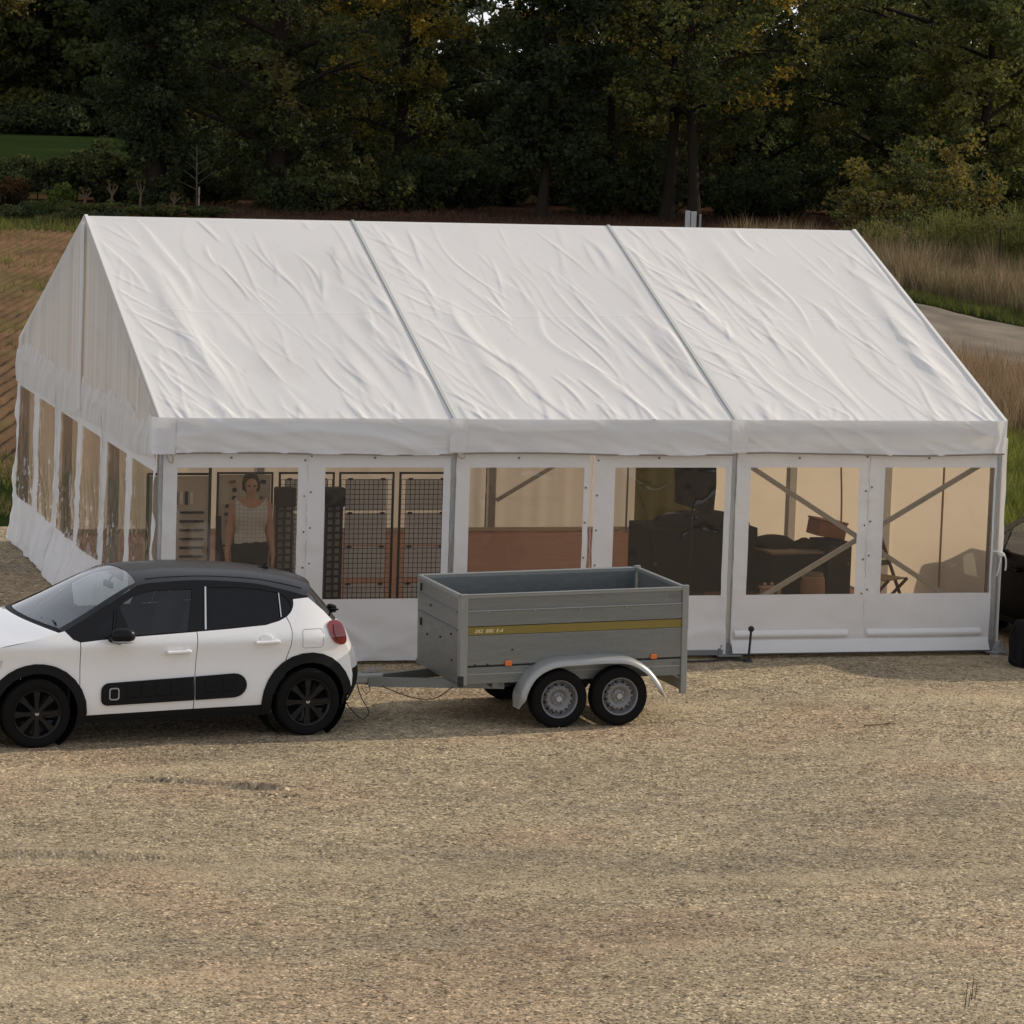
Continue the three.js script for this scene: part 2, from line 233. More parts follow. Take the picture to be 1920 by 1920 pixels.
{
  // roof cloth, bay by bay, front and back; long shallow creases run down the slope and lean sideways
  const LS = Math.hypot(RZ, RY - EY);
  const makeCreases = (seed, k) => { // single folds: where they start, how long, how they wander, how sharp
    const r = mulberry(seed), out = [];
    const add = (x, s, L, sl, A, w) => out.push({ x, s, L, sl, A, w, p: r() * 6.3, q: 0.03 + 0.09 * r(), f: 1.2 + 2.2 * r(), side: r() < 0.7 ? 1 : -1 });
    for (let i = 0; i < 85; i++) add(3 * r() - 0.2, 4.6 * r() - 0.3, 0.35 + 2.2 * r() * r() + 0.3 * r(), 0.06 + 0.20 * r(), (0.002 + 0.0085 * r() * r()), 0.013 + 0.022 * r() * r());
    for (let i = 0; i < 10; i++) add(3 * r(), 3.6 * r() - 0.3, 1.6 + 1.8 * r(), 0.10 + 0.14 * r(), 0.006 + 0.006 * r(), 0.03 + 0.02 * r());
    for (let i = 0; i < 20; i++) add(0.0 + 0.1 * r(), 0.2 + 4.3 * r(), 0.3 + 0.9 * r(), 0.3 + 0.5 * r(), 0.0015 + 0.0035 * r(), 0.014 + 0.016 * r()); // pulling away from the left rail
    for (let i = 0; i < 14; i++) add(2.55 + 0.35 * r(), 0.2 + 4.0 * r(), 0.4 + 0.9 * r(), 0.03 + 0.2 * r(), 0.003 + 0.006 * r(), 0.02 + 0.02 * r());
    for (let i = 0; i < 26; i++) add(3 * r(), LS - 0.25 - 0.3 * r(), 0.5 + 0.2 * r(), -0.15 + 0.5 * r(), 0.003 + 0.006 * r(), 0.016 + 0.016 * r()); // small pleats at the eave
    return out;
  };
  const crease = (x, s, list, seed) => {
    let h = 0.010 * (fbm(x * 0.9 + seed, s * 0.35 + seed, 2) - 0.5) + 0.004 * (vnoise((x - 0.2 * s) * 3.1 + seed, s * 0.4) - 0.5);
    for (const c of list) {
      const t = (s - c.s) / c.L; if (t <= 0 || t >= 1) continue;
      const d = (x - c.x - c.sl * (s - c.s) - c.q * Math.sin(c.p + c.f * s)) * c.side; if (d < -4 * c.w || d > 9 * c.w) continue;
      h += c.A * Math.sin(Math.PI * t) ** 0.7 * (d < 0 ? Math.exp(-((d / c.w) ** 2)) : Math.exp(-((d / (c.w * 2.6)) ** 2)));
    }
    return h + 0.003 * Math.exp(-(((s - 2.35) / 0.02) ** 2));
  };
  for (const side of [1, -1]) for (let k = 0; k < 3; k++) {
    const list = makeCreases(70 + k * 13 + (side < 0 ? 5 : 0), k), x0 = 3 * k + (k ? 0.02 : 0.0), x1 = 3 * k + (k < 2 ? 2.98 : 3.0), L = Math.hypot(RZ, RY - EY), n = V(0, -RZ / L, side * (RY - EY) / L).normalize();
    const g = sheet(range(x0, x1, side > 0 ? 210 : 30), range(0, 1, side > 0 ? 250 : 40), (x, v) => {
      const e = Math.sin(Math.PI * (x - x0) / (x1 - x0)), belly = -0.035 * e * Math.sin(Math.PI * v);
      const edge = smooth(0, 0.10, Math.min(x - x0, x1 - x)) * smooth(0, 0.03, v);
      const streak = k === 0 ? 0.022 * Math.exp(-(((x - x0 - 0.42 - 0.35 * v) / 0.13) ** 2)) * smooth(0.1, 0.45, v) * (1 - smooth(0.75, 1, v)) : k === 2 ? 0.022 * Math.exp(-(((x1 - x - 0.38) / 0.12) ** 2)) * smooth(0.15, 0.5, v) * (1 - smooth(0.8, 1, v)) : 0.016 * Math.exp(-(((x - x0 - 0.3 - 0.5 * v) / 0.12) ** 2)) * smooth(0.3, 0.6, v) * (1 - smooth(0.85, 1, v));
      const h = (belly + crease(x - 3 * k, v * L, list, 3.3 + k * 7.1) + streak) * edge;
      const y = lerp(RY, EY, v), z = RZ + side * lerp(0, -RZ, v) + side * 0.04 * v;
      return [x, y + n.y * h, z + n.z * h];
    });
    mesh('roof_panel', side > 0 ? g : g, pvcRoof, tent);
  }
  // keder rails over the frames
  for (let k = 0; k < 4; k++) {
    const x = 3 * k, w = k % 3 ? 0.032 : 0.034, hy = k % 3 ? 0.004 : -0.006, hh = k % 3 ? 0.022 : 0.05, xi = x + (k === 0 ? 0.06 : k === 3 ? -0.06 : 0);
    each('roof_rail', [beam([x, RY + hy, RZ - 0.01], [x, EY + hy, 0.045], w, hh), beam([x, RY + hy, RZ + 0.01], [x, EY + hy, BZ - 0.045], w, hh)], k % 3 ? railGrey : pvcWall, tent);
    each('rafter', [beam([xi, RY - 0.10, RZ], [xi, EY - 0.10, -0.04], 0.06, 0.11), beam([xi, RY - 0.10, RZ], [xi, EY - 0.10, BZ + 0.04], 0.06, 0.11)], alu, tent);
    mesh('post', rbox(0.1, EY - 0.12, 0.1, 0.012, x + (k === 0 ? 0.045 : k === 3 ? -0.045 : 0), (EY - 0.12) / 2 + 0.02, -0.045), alu, tent);
    mesh('post', rbox(0.1, EY - 0.12, 0.1, 0.012, x + (k === 0 ? 0.06 : k === 3 ? -0.06 : 0), (EY - 0.12) / 2 + 0.02, BZ + 0.07), alu, tent);
    mesh('base_plate', [rbox(0.26, 0.02, 0.24, 0.006, x, 0.035, 0.02), box(0.16, 0.1, 0.03, x, 0.09, 0.045), cyl(0.018, 0.018, 0.07, 8, x - 0.09, 0.07, 0.06), cyl(0.018, 0.018, 0.07, 8, x + 0.09, 0.07, 0.06)], aluDull, tent);
  }
  mesh('ridge_beam', box(8.9, 0.09, 0.05, 4.5, RY - 0.08, RZ), alu, tent);
  each('eave_beam', [box(8.9, 0.1, 0.05, 4.5, EY - 0.1, -0.06), box(8.9, 0.1, 0.05, 4.5, EY - 0.1, BZ + 0.06)], alu, tent);
  // the drop of cloth below the eave, one strip per bay, and the corner flaps
  for (let k = 0; k < 3; k++) {
    const a = 3 * k + (k ? 0.11 : 0.15), b = 3 * k + 2.985;
    const g = sheet(range(a, b, 90), range(0, 1, 14), (x, v) => [x, lerp(EY + 0.012, 2.125 + 0.012 * Math.sin(x * 1.9 + k) + 0.008 * vnoise(x * 3, k), v), 0.05 + 0.02 * Math.sin(Math.min(1, v * 2.2) * 1.57) + 0.05 * (fbm(x * 2.1 + k * 5 - v * 1.6, v * 1.5, 3) - 0.5) * (0.4 + v) + 0.016 * Math.pow(1 - Math.abs(2 * vnoise(x * 2.3 - v * 1.3 + k * 7, v * 1.2 + k) - 1), 4) + 0.008 * Math.exp(-v / 0.15) * (vnoise(x * 7 + k, 3) - 0.5) + (v > 0.93 ? 0.006 : 0)]);
    mesh('valance', g, pvcWall, tent);
    mesh('hem_shade_cord', tube(range(a, b, 12).map((x) => [x, 2.128 + 0.012 * Math.sin(x * 1.9 + k) + 0.008 * vnoise(x * 3, k), 0.078]), 0.009, 40, 5), std(rgb(0.30, 0.25, 0.20), 0.9), tent);  // brown cord paints the shadow line along the valance hem
  }
  for (const [x, w] of [[0.02, 0.24], [3.03, 0.18], [6.03, 0.18], [8.94, 0.12]]) {
    const g = sheet(range(x - w / 2, x + w / 2, 10), range(0, 1, 10), (u, v) => [u, lerp(EY + 0.02, 2.15 - 0.03 * vnoise(x * 3, 1), v), 0.084 + 0.012 * Math.sin((u - x) / w * 5 + v * 2) + 0.01 * v]);
    mesh('corner_flap', g, pvcWall, tent);
  }
  { // corner flap turning round onto the gable
    const g = sheet(range(0, 1, 10), range(0, 1, 8), (u, v) => [-0.055 - 0.012 * Math.sin(u * 4), lerp(EY + 0.02 + 0.39 * 0 , 2.13, v), lerp(0.05, -0.34, u)]);
    mesh('corner_flap', g, pvcWall, tent);
  }
  // front wall: six laced panels, each with a clear window
  const FX = [[0.035, 1.503, 0.18, 1.40], [1.497, 2.972, 1.68, 2.90], [3.032, 4.44, 3.18, 4.385], [4.495, 5.972, 4.72, 5.91], [6.032, 7.503, 6.19, 7.39], [7.497, 8.93, 7.68, 8.91]];
  FX.forEach(([a, b, wa, wb], k) => {
    const low = k < 4, y0 = low ? 0.035 : 0.10, y1 = 2.19, wy0 = 0.655, wy1 = 1.985;
    const wave = (x, y) => { const d = Math.min(Math.abs(x - a), Math.abs(b - x)); return 0.018 * (fbm(x * 3 + k * 9, y * 4 + k, 3) - 0.5) + 0.024 * Math.exp(-d / 0.1) * (1 - Math.abs(2 * vnoise(x * 5 + 3 * y + k * 4, y * 4.5 + x * 2) - 1)) + (y < wy0 ? 0.03 * (k === 1 ? 2.6 : 1.1) * (fbm(x * 1.3 + y * 1.6 + k, y * 2.2 - x * 0.8, 3) - 0.5) * smooth(wy0, 0.3, y) + (low ? (k === 1 ? 0.05 : 0.022) * smooth(wy0, 0.4, y) * Math.pow(1 - Math.abs(2 * vnoise(x * 1.5 + y * 2.2 + k * 3, y * 2.4 - x * 0.9 + k) - 1), 3) : 0) : 0); };
    const us = lines([a, wa, wb, b], 0.03), vs = lines([y0, wy0, wy1, y1], 0.035);
    const flare = (y) => (low ? 0.05 * smooth(0.45, 0.0, y) : 0);
    const g = sheet(us, vs, (x, y) => [x, y, 0.012 + wave(x, y) + flare(y)], (x, y) => x > wa && x < wb && y > wy0 && y < wy1);
    const p = mesh('wall_panel', g, pvcWall, tent);
    const pane = sheet(range(wa - 0.004, wb + 0.004, k === 2 || k === 3 ? 110 : 44), range(wy0 - 0.004, wy1 + 0.004, 64), (x, y) => { const e = smooth(0, 0.08, Math.min(x - wa, wb - x)) * smooth(0, 0.08, Math.min(y - wy0, wy1 - y)); const rough = k === 2 || k === 3 ? 2.4 : 1; return [x, y, 0.004 + wave(x, y) * 0.6 + 0.004 * e * rough * (fbm(x * 4 + k * 3 + y, y * 1.6, 3) - 0.5) + (rough > 1 ? 0.009 * e * Math.pow(1 - Math.abs(2 * vnoise(x * 4.2 + y * 0.9 + k * 3.3, y * 0.9 + 3) - 1), 16) + 0.004 * e * Math.pow(1 - Math.abs(2 * vnoise(x * 3 - y * 3 + k * 5, y * 2 + x) - 1), 9) : 0)]; });
    mesh('window', pane, film, p);
    const eye = []; for (let j = 0; j < 5; j++) { const y = 0.62 + j * 0.36; eye.push(cyl(0.011, 0.011, 0.008, 10, k % 2 ? a + 0.035 : b - 0.035, y + 0.04 * (k % 3), 0.026, Math.PI / 2)); } eye.push(cyl(0.012, 0.012, 0.008, 10, (a + b) / 2 - 0.05, 2.085, 0.024, Math.PI / 2));
    mesh('eyelets', eye, aluDull, p);
    if (!low) {
      mesh('rolled_hem', sheet(range(a + 0.04, b - 0.1 - (k === 5 ? 0 : 0.08), 40), range(0, 1, 10), (x, v) => [x, 0.285 - 0.085 * v, 0.03 + 0.035 * Math.sin(v * 3.0) + 0.003 * vnoise(x * 5, v * 3)]), pvcWall, p);
      mesh('ground_flap', sheet(range(a - (k === 4 ? 0.0 : 0.03), b - 0.02 + (k === 4 ? 0.015 : 0), 44), range(0, 1, 10), (x, v) => [x, 0.185 - 0.125 * v, 0.055 + 0.07 * v + 0.008 * (fbm(x * 3 + v * 2 + k * 4, v * 2, 2) - 0.5)]), pvcWall, p);
    }
  });
  // lacing between the panels in the middle of each bay
  for (const x of [1.5, 4.468, 7.5]) { const pts = []; for (let i = 0; i <= 26; i++) pts.push([x + (i % 2 ? 0.004 : -0.004), 0.4 + i * 0.066, 0.03]); mesh('lacing', tube(pts, 0.003, 100, 4), std(rgb(0.6, 0.58, 0.55), 0.9), tent); }
  each('base_rail', [rbox(8.96, 0.06, 0.06, 0.008, 4.5, 0.062, 0.035), box(0.07, 0.075, 8.9, 0.0, 0.06, RZ), box(0.07, 0.075, 8.9, 9.0, 0.06, RZ), box(8.96, 0.075, 0.07, 4.5, 0.06, BZ)], aluDull, tent);
  // X bracing behind the right-hand bay in front and behind, as in the photograph
  mesh('brace', beam([6.05, 2.09, -0.13], [8.95, 0.33, -0.13], 0.03, 0.05), alu, tent);
  mesh('brace', beam([8.95, 2.06, -0.17], [6.05, 0.38, -0.17], 0.03, 0.05), alu, tent);
  mesh('brace', beam([6.05, 0.5, BZ + 0.14], [8.95, 2.2, BZ + 0.14], 0.03, 0.05), alu, tent);
  mesh('brace', beam([6.05, 2.2, BZ + 0.18], [8.95, 0.5, BZ + 0.18], 0.03, 0.05), alu, tent);
  // left gable: thin hanging cloth above, a band, and six creased window panels
  {
    const g = sheet(range(BZ + 0.02, -0.02, 260), range(0, 1, 44), (z, v) => { const y = lerp(2.22, roofY(z) - 0.002, v), f = smooth(1, 0.85, v); return [-0.028 - f * (0.022 * (vnoise(z * 4.3 + 0.25 * vnoise(y * 2, 3), 2) - 0.4) + 0.012 * (vnoise(z * 11, y * 0.4) - 0.5)), y, z]; });
    mesh('gable_cloth', g, pvcGable, tent);
    mesh('gable_band', sheet(range(BZ + 0.01, -0.01, 240), range(0, 1, 22), (z, v) => { const t = (z - BZ) / -BZ, top = Math.min(2.56 - 0.09 * vnoise(z * 3.1, 4) - 0.05 * vnoise(z * 9, 8) + 0.03 * Math.sin(z * 2.2), roofY(z) - 0.01) - 0.05, bot = 1.965 + 0.10 * t + 0.05 * Math.sin(t * 13) * (0.3 + t * 0.5), y = lerp(top, bot, v); return [-0.032 - 0.022 * Math.sin(v * 2.6) * (0.5 + 0.5 * vnoise(z * 1.6, 9)) - 0.012 * (1 - Math.abs(2 * vnoise(z * 5 + v, v * 1.5 + 3) - 1)), y, z]; }), pvcBand, tent);
    mesh('zip_flap', sheet(range(-0.11, 0.11, 6), range(2.1, RY - 0.06, 40), (u, y) => [-0.05 - 0.012 * Math.cos(u * 12) - 0.008 * vnoise(y * 3, 2), y, RZ + 0.1 + u + 0.02 * Math.sin(y * 2)]), pvcWall, tent);
    for (let k = 0; k < 6; k++) {
      const a = BZ + 1.5057 * k, b = a + 1.5057, wa = a + 0.17, wb = b - 0.17, wy0 = 0.60, wy1 = 1.93;
      const wave = (z, y) => {
        const e = Math.min(z - a, b - z), low = smooth(2.1, 0.2, y);
        return -0.035 * Math.sin(Math.PI * clamp((z - a) / (b - a))) * (0.3 + 0.7 * low * smooth(0.1, 0.5, y)) - 0.06 * low * (fbm(z * 1.8, y * 1.4, 3) - 0.45) - 0.045 * Math.exp(-e / 0.11) * (1 - Math.abs(2 * vnoise(z * 6 + y * 2, y * 5) - 1)) - 0.022 * low * Math.pow(1 - Math.abs(2 * vnoise(z * 4.5 + y * 1.8, y * 2.4 - z) - 1), 3) - 0.16 * smooth(0.7, 0.0, y) * (0.55 + 0.6 * smooth(-7.2, -5.6, z) * smooth(-3.2, -4.6, z)) * (0.75 + 0.4 * vnoise(z * 1.4, 3));
      };
      const us = lines([a - 0.004, wa, wb, b + 0.004], 0.03), vs = lines([0.03, wy0, wy1, 2.24], 0.035);
      const g2 = sheet(us, vs, (z, y) => [-0.012 - (k % 2) * 0.004 + wave(z, y), y, z], (z, y) => z > wa && z < wb && y > wy0 && y < wy1);
      const p = mesh('gable_panel', g2, pvcWall, tent);
      mesh('window', sheet(range(wa - 0.004, wb + 0.004, 56), range(wy0 - 0.004, wy1 + 0.004, 60), (z, y) => [-0.006 + wave(z, y) - 0.020 * Math.pow(1 - Math.abs(2 * vnoise(z * 7 + y * 3.0 + k * 2, y * 2.4 + z * 2) - 1), 4) * smooth(1.95, 1.0, y) - 0.012 * Math.pow(1 - Math.abs(2 * vnoise(z * 13 - y * 4 + k * 5, y * 6) - 1), 4) * smooth(1.6, 0.8, y) - 0.005 * (vnoise(z * 5 + k, y * 2.2) - 0.5), y, z]), filmOld, p);
    }
  }
  // right gable: one closed cloth, uprights and cords inside it
  mesh('gable_cloth', sheet(range(BZ + 0.02, -0.02, 120), range(0, 1, 70), (z, v) => { const y = lerp(0.06, roofY(z) - 0.015, v); return [9.012 + 0.012 * (vnoise(z * 1.4, y) - 0.5) + 0.004 * (vnoise(z * 7, y * 0.6) - 0.5), y, z]; }), pvcThin, tent);
  for (const z of [-3.01, -6.02]) { mesh('gable_post', rbox(0.1, roofY(z) - 0.18, 0.12, 0.01, 8.93, (roofY(z) - 0.18) / 2 + 0.05, z), alu, tent); mesh('gable_post', rbox(0.1, roofY(z) - 0.18, 0.12, 0.01, 0.09, (roofY(z) - 0.18) / 2 + 0.05, z), alu, tent); }
  for (const [z, w] of [[-4.5, 0.06], [-1.47, 0.0]]) mesh('cord', tube(range(0.1, roofY(z) - 0.2, 8).map((y, i) => [8.975, y, z + w * Math.sin(i * 1.3) * (i > 0 && i < 7 ? 1 : 0)]), 0.012, 40, 6), std(rgb(0.30, 0.22, 0.15), 0.8), tent);
  mesh('gable_band', sheet(range(-0.16, 0.0, 6), range(0.1, 2.3, 40), (u, y) => [9.03 + 0.012 * vnoise(y * 4, 5), y, u + 0.05]), pvcWall, tent);
  // back wall, hung in soft vertical folds, white band at its foot
  for (let k = 0; k < 3; k++) mesh('back_wall', sheet(range(3 * k + 0.05, 3 * k + 2.95, 120), range(0.05, 2.4, 24), (x, y) => [x, y, BZ - 0.02 + 0.02 * (vnoise(x * 3.7, 1 + 0.3 * y) - 0.5) + 0.012 * (vnoise(x * 9, 4) - 0.5)]), pvcThin, tent);
  mesh('skirting', box(8.9, 0.045, 0.03, 4.5, 0.135, BZ + 0.15), std(rgb(0.5, 0.42, 0.32), 0.7), tent);
  // cloth tie at the right front corner
  mesh('tie', [tube([[8.93, 1.1, 0.05], [9.02, 1.09, 0.07], [9.055, 1.04, 0.085], [9.065, 0.96, 0.09], [9.06, 0.90, 0.09]], 0.009, 30, 6), tube([[9.02, 1.09, 0.07], [9.0, 1.0, 0.09], [8.98, 0.90, 0.09], [8.97, 0.84, 0.08]], 0.009, 20, 6), rbox(0.05, 0.05, 0.04, 0.015, 9.01, 1.07, 0.08)], pvcWall, tent);
  each('rope_end', [tube([[0.05, 2.16, 0.06], [0.07, 2.07, 0.08], [0.11, 2.04, 0.08], [0.12, 2.10, 0.07], [0.08, 2.14, 0.07]], 0.008, 24, 5), tube([[3.02, 2.16, 0.06], [3.04, 2.1, 0.09], [3.09, 2.09, 0.09], [3.1, 2.14, 0.07]], 0.008, 20, 5)], std(rgb(0.45, 0.34, 0.25), 0.9), tent);
}
{ // timber deck inside
  const wood = dataTex(512, (i, j) => { const a = fbm(i / 60, j / 4, 4), k = 0.7 + 0.6 * a; return [0.30 * k, 0.125 * k, 0.072 * k]; }, true);
  const deck = struct('floor', box(8.86, 0.07, 8.86, 4.5, 0.063, RZ), std(rgb(0.10, 0.05, 0.03), 0.8));
  for (let i = 0; i < 4; i++) for (let j = 0; j < 4; j++) mesh('floor_board', sheet([4.5 - 4.43 + i * 2.215 + 0.003, 4.5 - 4.43 + (i + 1) * 2.215 - 0.003], [RZ + 4.43 - j * 2.215 - 0.003, RZ + 4.43 - (j + 1) * 2.215 + 0.003], (x, z) => [x, 0.104, z]), std(0xffffff, 0.55, 0, { map: repeat(wood, 0.4) }), deck);
}
// ---------------------------------------------------------------- the small hatchback (and the black one beside the tent, same build)
const paintWhite = phys(rgb(0.86, 0.85, 0.83), 0.38, { clearcoat: 1, clearcoatRoughness: 0.04 });
const paintBlack = phys(rgb(0.008, 0.008, 0.009), 0.35, { specularIntensity: 0.2, clearcoat: 0.2, clearcoatRoughness: 0.03 });
const paintDull = phys(rgb(0.003, 0.003, 0.003), 0.4, { specularIntensity: 0.04 });
const blackPlastic = phys(rgb(0.012, 0.012, 0.012), 0.6, { specularIntensity: 0.25 });
const darkGap = std(rgb(0.008, 0.008, 0.008), 0.9);
const privacyGlass = phys(rgb(0.004, 0.0045, 0.005), 0.05, { specularIntensity: 0.6 });
const clearGlass = phys(rgb(0.50, 0.55, 0.53), 0.02, { transmission: 1, thickness: 0, ior: 1.52, side: THREE.DoubleSide });
const screenGlass = phys(rgb(0.74, 0.79, 0.79), 0.03, { transmission: 0.92, thickness: 0, ior: 1.95, side: THREE.DoubleSide });  // pale tint and lowered transmission stand in for sky reflection
const chrome = std(rgb(0.72, 0.72, 0.72), 0.15, 1);
const redLens = phys(rgb(0.19, 0.003, 0.006), 0.1, { clearcoat: 1, clearcoatRoughness: 0.03 });
const tyreRubber = phys(rgb(0.011, 0.0105, 0.010), 0.85, { specularIntensity: 0.15, bumpMap: repeat(grainTex, 2), bumpScale: 0.003 });
const seatCloth = std(rgb(0.045, 0.045, 0.05), 0.95);

function carW(x, y) { // half width of the flank
  const FY = [[0.15, 0.80], [0.25, 0.832], [0.34, 0.852], [0.46, 0.856], [0.60, 0.849], [0.72, 0.846], [0.80, 0.852], [0.86, 0.861], [0.90, 0.858], [0.95, 0.837]]; let w = y < 0.95 ? (() => { let i = 0; while (i < FY.length - 2 && y > FY[i + 1][0]) i++; const [a, b] = [FY[i], FY[i + 1]], pm = FY[Math.max(0, i - 1)], pn = FY[Math.min(FY.length - 1, i + 2)], h = b[0] - a[0], t = clamp((y - a[0]) / h), m0 = (b[1] - pm[1]) / (b[0] - pm[0]) * h, m1 = (pn[1] - a[1]) / (pn[0] - a[0]) * h; return (2 * t ** 3 - 3 * t * t + 1) * a[1] + (t ** 3 - 2 * t * t + t) * m0 + (3 * t * t - 2 * t ** 3) * b[1] + (t ** 3 - t * t) * m1; })() : 0.837 - 0.25 * ((y - 0.95) / 0.45);
  if (x < -1.15) { const t = (-1.15 - x) / 0.75; w -= 0.17 * t * t; }
  if (x > 1.15) { const t = (x - 1.15) / 0.65; w -= 0.15 * t * t; }
  return w;
}
const tess = new TessellateModifier(0.075, 9);
function flank(poly, off = 0, holes = [], sgn = 1) { // a piece of the flank: outline (x, y) laid on the curved side
  const s = new THREE.Shape(poly.map((p) => new THREE.Vector2(p[0], p[1])));
  for (const h of holes) s.holes.push(new THREE.Path(h.map((p) => new THREE.Vector2(p[0], p[1]))));
  let g = tess.modify(new THREE.ShapeGeometry(s)); if (g.index) g = g.toNonIndexed();
  const p = g.attributes.position, nrm = new Float32Array(p.count * 3), e = 0.004, idx = [];
  for (let i = 0; i < p.count; i++) {
    const x = p.getX(i), y = p.getY(i), w = carW(x, y), dx = (carW(x + e, y) - carW(x - e, y)) / (2 * e), dy = (carW(x, y + 0.03) - carW(x, y - 0.03)) / 0.06, n = V(-dx, -dy, 1).normalize();
    p.setXYZ(i, x + n.x * off, y + n.y * off, sgn * (w + n.z * off)); nrm.set([n.x, n.y, sgn * n.z], i * 3);
  }
  g.setAttribute('normal', new THREE.BufferAttribute(nrm, 3));
  if (sgn < 0) { const a = p.array, b = nrm, u = g.attributes.uv.array; for (let t = 0; t < p.count; t += 3) for (const [ar, n] of [[a, 3], [b, 3], [u, 2]]) for (let q = 0; q < n; q++) { const k = ar[(t + 1) * n + q]; ar[(t + 1) * n + q] = ar[(t + 2) * n + q]; ar[(t + 2) * n + q] = k; } }
  return g;
}
const arc = (cx, cy, r, a0, a1, n = 14) => range(a0, a1, n).map((a) => [cx + r * Math.cos(a * Math.PI / 180), cy + r * Math.sin(a * Math.PI / 180)]);
function spline2(pts, n = 5) { return new THREE.CatmullRomCurve3(pts.map((p) => V(p[0], p[1], 0)), false, 'centripetal').getPoints(pts.length * n).map((v) => [v.x, v.y]); }
function capsule2(pts, r) { return pts; }
// stations of the top skin: [x at the edge, y at the edge, x in the middle, y in the middle]
const ST = [[-1.66, 0.2, -1.90, 0.2], [-1.70, 0.42, -1.985, 0.42], [-1.72, 0.60, -2.0, 0.60], [-1.70, 0.75, -1.96, 0.76], [-1.63, 0.885, -1.80, 0.905], [-1.3, 0.955, -1.5, 0.985], [-1.12, 1.0, -1.27, 1.04], [-1.03, 1.02, -1.19, 1.052], [-0.784, 1.135, -0.93, 1.175], [-0.483, 1.29, -0.56, 1.352], [-0.303, 1.376, -0.25, 1.447], [0, 1.399, 0, 1.466], [0.282, 1.402, 0.3, 1.469], [0.56, 1.384, 0.6, 1.458], [0.84, 1.353, 0.9, 1.436], [1.118, 1.286, 1.22, 1.388], [1.262, 1.243, 1.45, 1.325], [1.29, 1.225, 1.46, 1.295], [1.42, 1.11, 1.60, 1.13], [1.5, 1.02, 1.70, 1.0], [1.56, 0.94, 1.79, 0.92], [1.63, 0.80, 1.86, 0.78], [1.68, 0.69, 1.93, 0.66], [1.715, 0.50, 1.96, 0.50], [1.70, 0.39, 1.94, 0.38], [1.64, 0.27, 1.87, 0.25]];
function stationAt(t) { // Catmull-Rom through the stations
  const i = Math.min(ST.length - 2, Math.floor(t)), f = t - i, P = [Math.max(0, i - 1), i, i + 1, Math.min(ST.length - 1, i + 2)].map((k) => ST[k]);
  return [0, 1, 2, 3].map((q) => { const [a, b, c, d] = P.map((p) => p[q]); const v = 0.5 * (2 * b + (c - a) * f + (2 * a - 5 * b + 4 * c - d) * f * f + (3 * b - a - 3 * c + d) * f * f * f); return lerp(v, lerp(b, c, f), 0.35); });
}
function topSkin(t0, t1, u0, u1, off = 0, nt = 24, nu = 32) {
  const us = range(u1, u0, nu), vs = range(t0, t1, nt);
  const at = (u, t) => { const [xe, ye, xc, yc] = stationAt(t), a = Math.abs(u); return V(xc + (xe - xc) * a ** 2.3, yc + (ye - yc) * a ** 2.6, u * carW(xe, ye)); };
  const g = sheet(us, vs, (u, t) => { const p = at(u, t); if (off) { const e = 0.02, du = at(clamp(u + e, -1, 1), t).sub(at(clamp(u - e, -1, 1), t)), dt = at(u, Math.min(ST.length - 1, t + 0.05)).sub(at(u, Math.max(0, t - 0.05))), n = du.cross(dt).normalize(); if (n.y < 0 && t > 3 && t < 22) n.negate(); p.addScaledVector(n, off); } return p.toArray(); });
  // face outwards
  const n = g.attributes.normal, p = g.attributes.position; let s = 0; for (let i = 0; i < p.count; i++) s += n.getX(i) * p.getX(i) + n.getY(i) * (p.getY(i) - 0.6);
  if (s < 0) { const ix = g.index.array; for (let i = 0; i < ix.length; i += 3) { const k = ix[i + 1]; ix[i + 1] = ix[i + 2]; ix[i + 2] = k; } g.computeVertexNormals(); }
  return g;
}
function carWheel(parent, x, z, sgn) {
  const w = new THREE.Group(); w.name = 'wheel'; w.position.set(x, 0.300, z); parent.add(w); w.rotation.y = sgn > 0 ? 0 : Math.PI;
  const R = 0.305, prof = [[0.213, -0.085], [0.235, -0.1], [0.275, -0.104], [0.297, -0.092], [R, -0.07], [R, 0.07], [0.297, 0.092], [0.275, 0.104], [0.235, 0.1], [0.213, 0.085]].map((p) => new THREE.Vector2(p[0], p[1]));
  const tyre = new THREE.LatheGeometry(prof, 64).rotateX(Math.PI / 2); mesh('tyre', tyre, tyreRubber, w);
  const rimMat = phys(rgb(0.010, 0.010, 0.0105), 0.3, { specularIntensity: 0.35, clearcoat: 0.25, clearcoatRoughness: 0.08 });
  const barrel = new THREE.LatheGeometry([[0.05, -0.02], [0.195, -0.03], [0.2, 0.06], [0.214, 0.09], [0.216, 0.094], [0.209, 0.095], [0.196, 0.075]].map((p) => new THREE.Vector2(p[0], p[1])), 48).rotateX(Math.PI / 2);
  const parts = [barrel, cyl(0.062, 0.055, 0.05, 24, 0, 0, 0.055, Math.PI / 2)];
  for (let i = 0; i < 8; i++) {
    const a = i * Math.PI / 4 + Math.PI / 2, s = new THREE.Shape([new THREE.Vector2(0.04, -0.016), new THREE.Vector2(0.12, -0.017), new THREE.Vector2(0.202, -0.030), new THREE.Vector2(0.202, 0.030), new THREE.Vector2(0.12, 0.017), new THREE.Vector2(0.04, 0.016)]);
    parts.push(new THREE.ExtrudeGeometry(s, { depth: 0.022, bevelEnabled: true, bevelSize: 0.005, bevelThickness: 0.006, bevelSegments: 1, steps: 1 }).translate(0, 0, 0.05).rotateZ(a));
  }
  mesh('rim', parts, rimMat, w);
  const em = []; for (const dy of [0.0, -0.011]) for (const s of [-1, 1]) em.push(box(0.021, 0.008, 0.004, s * 0.0085, dy + 0.005, 0.083, 0, 0, s * 0.6));
  mesh('emblem', em, std(rgb(0.55, 0.55, 0.55), 0.35, 0.9), w);
  return w;
}
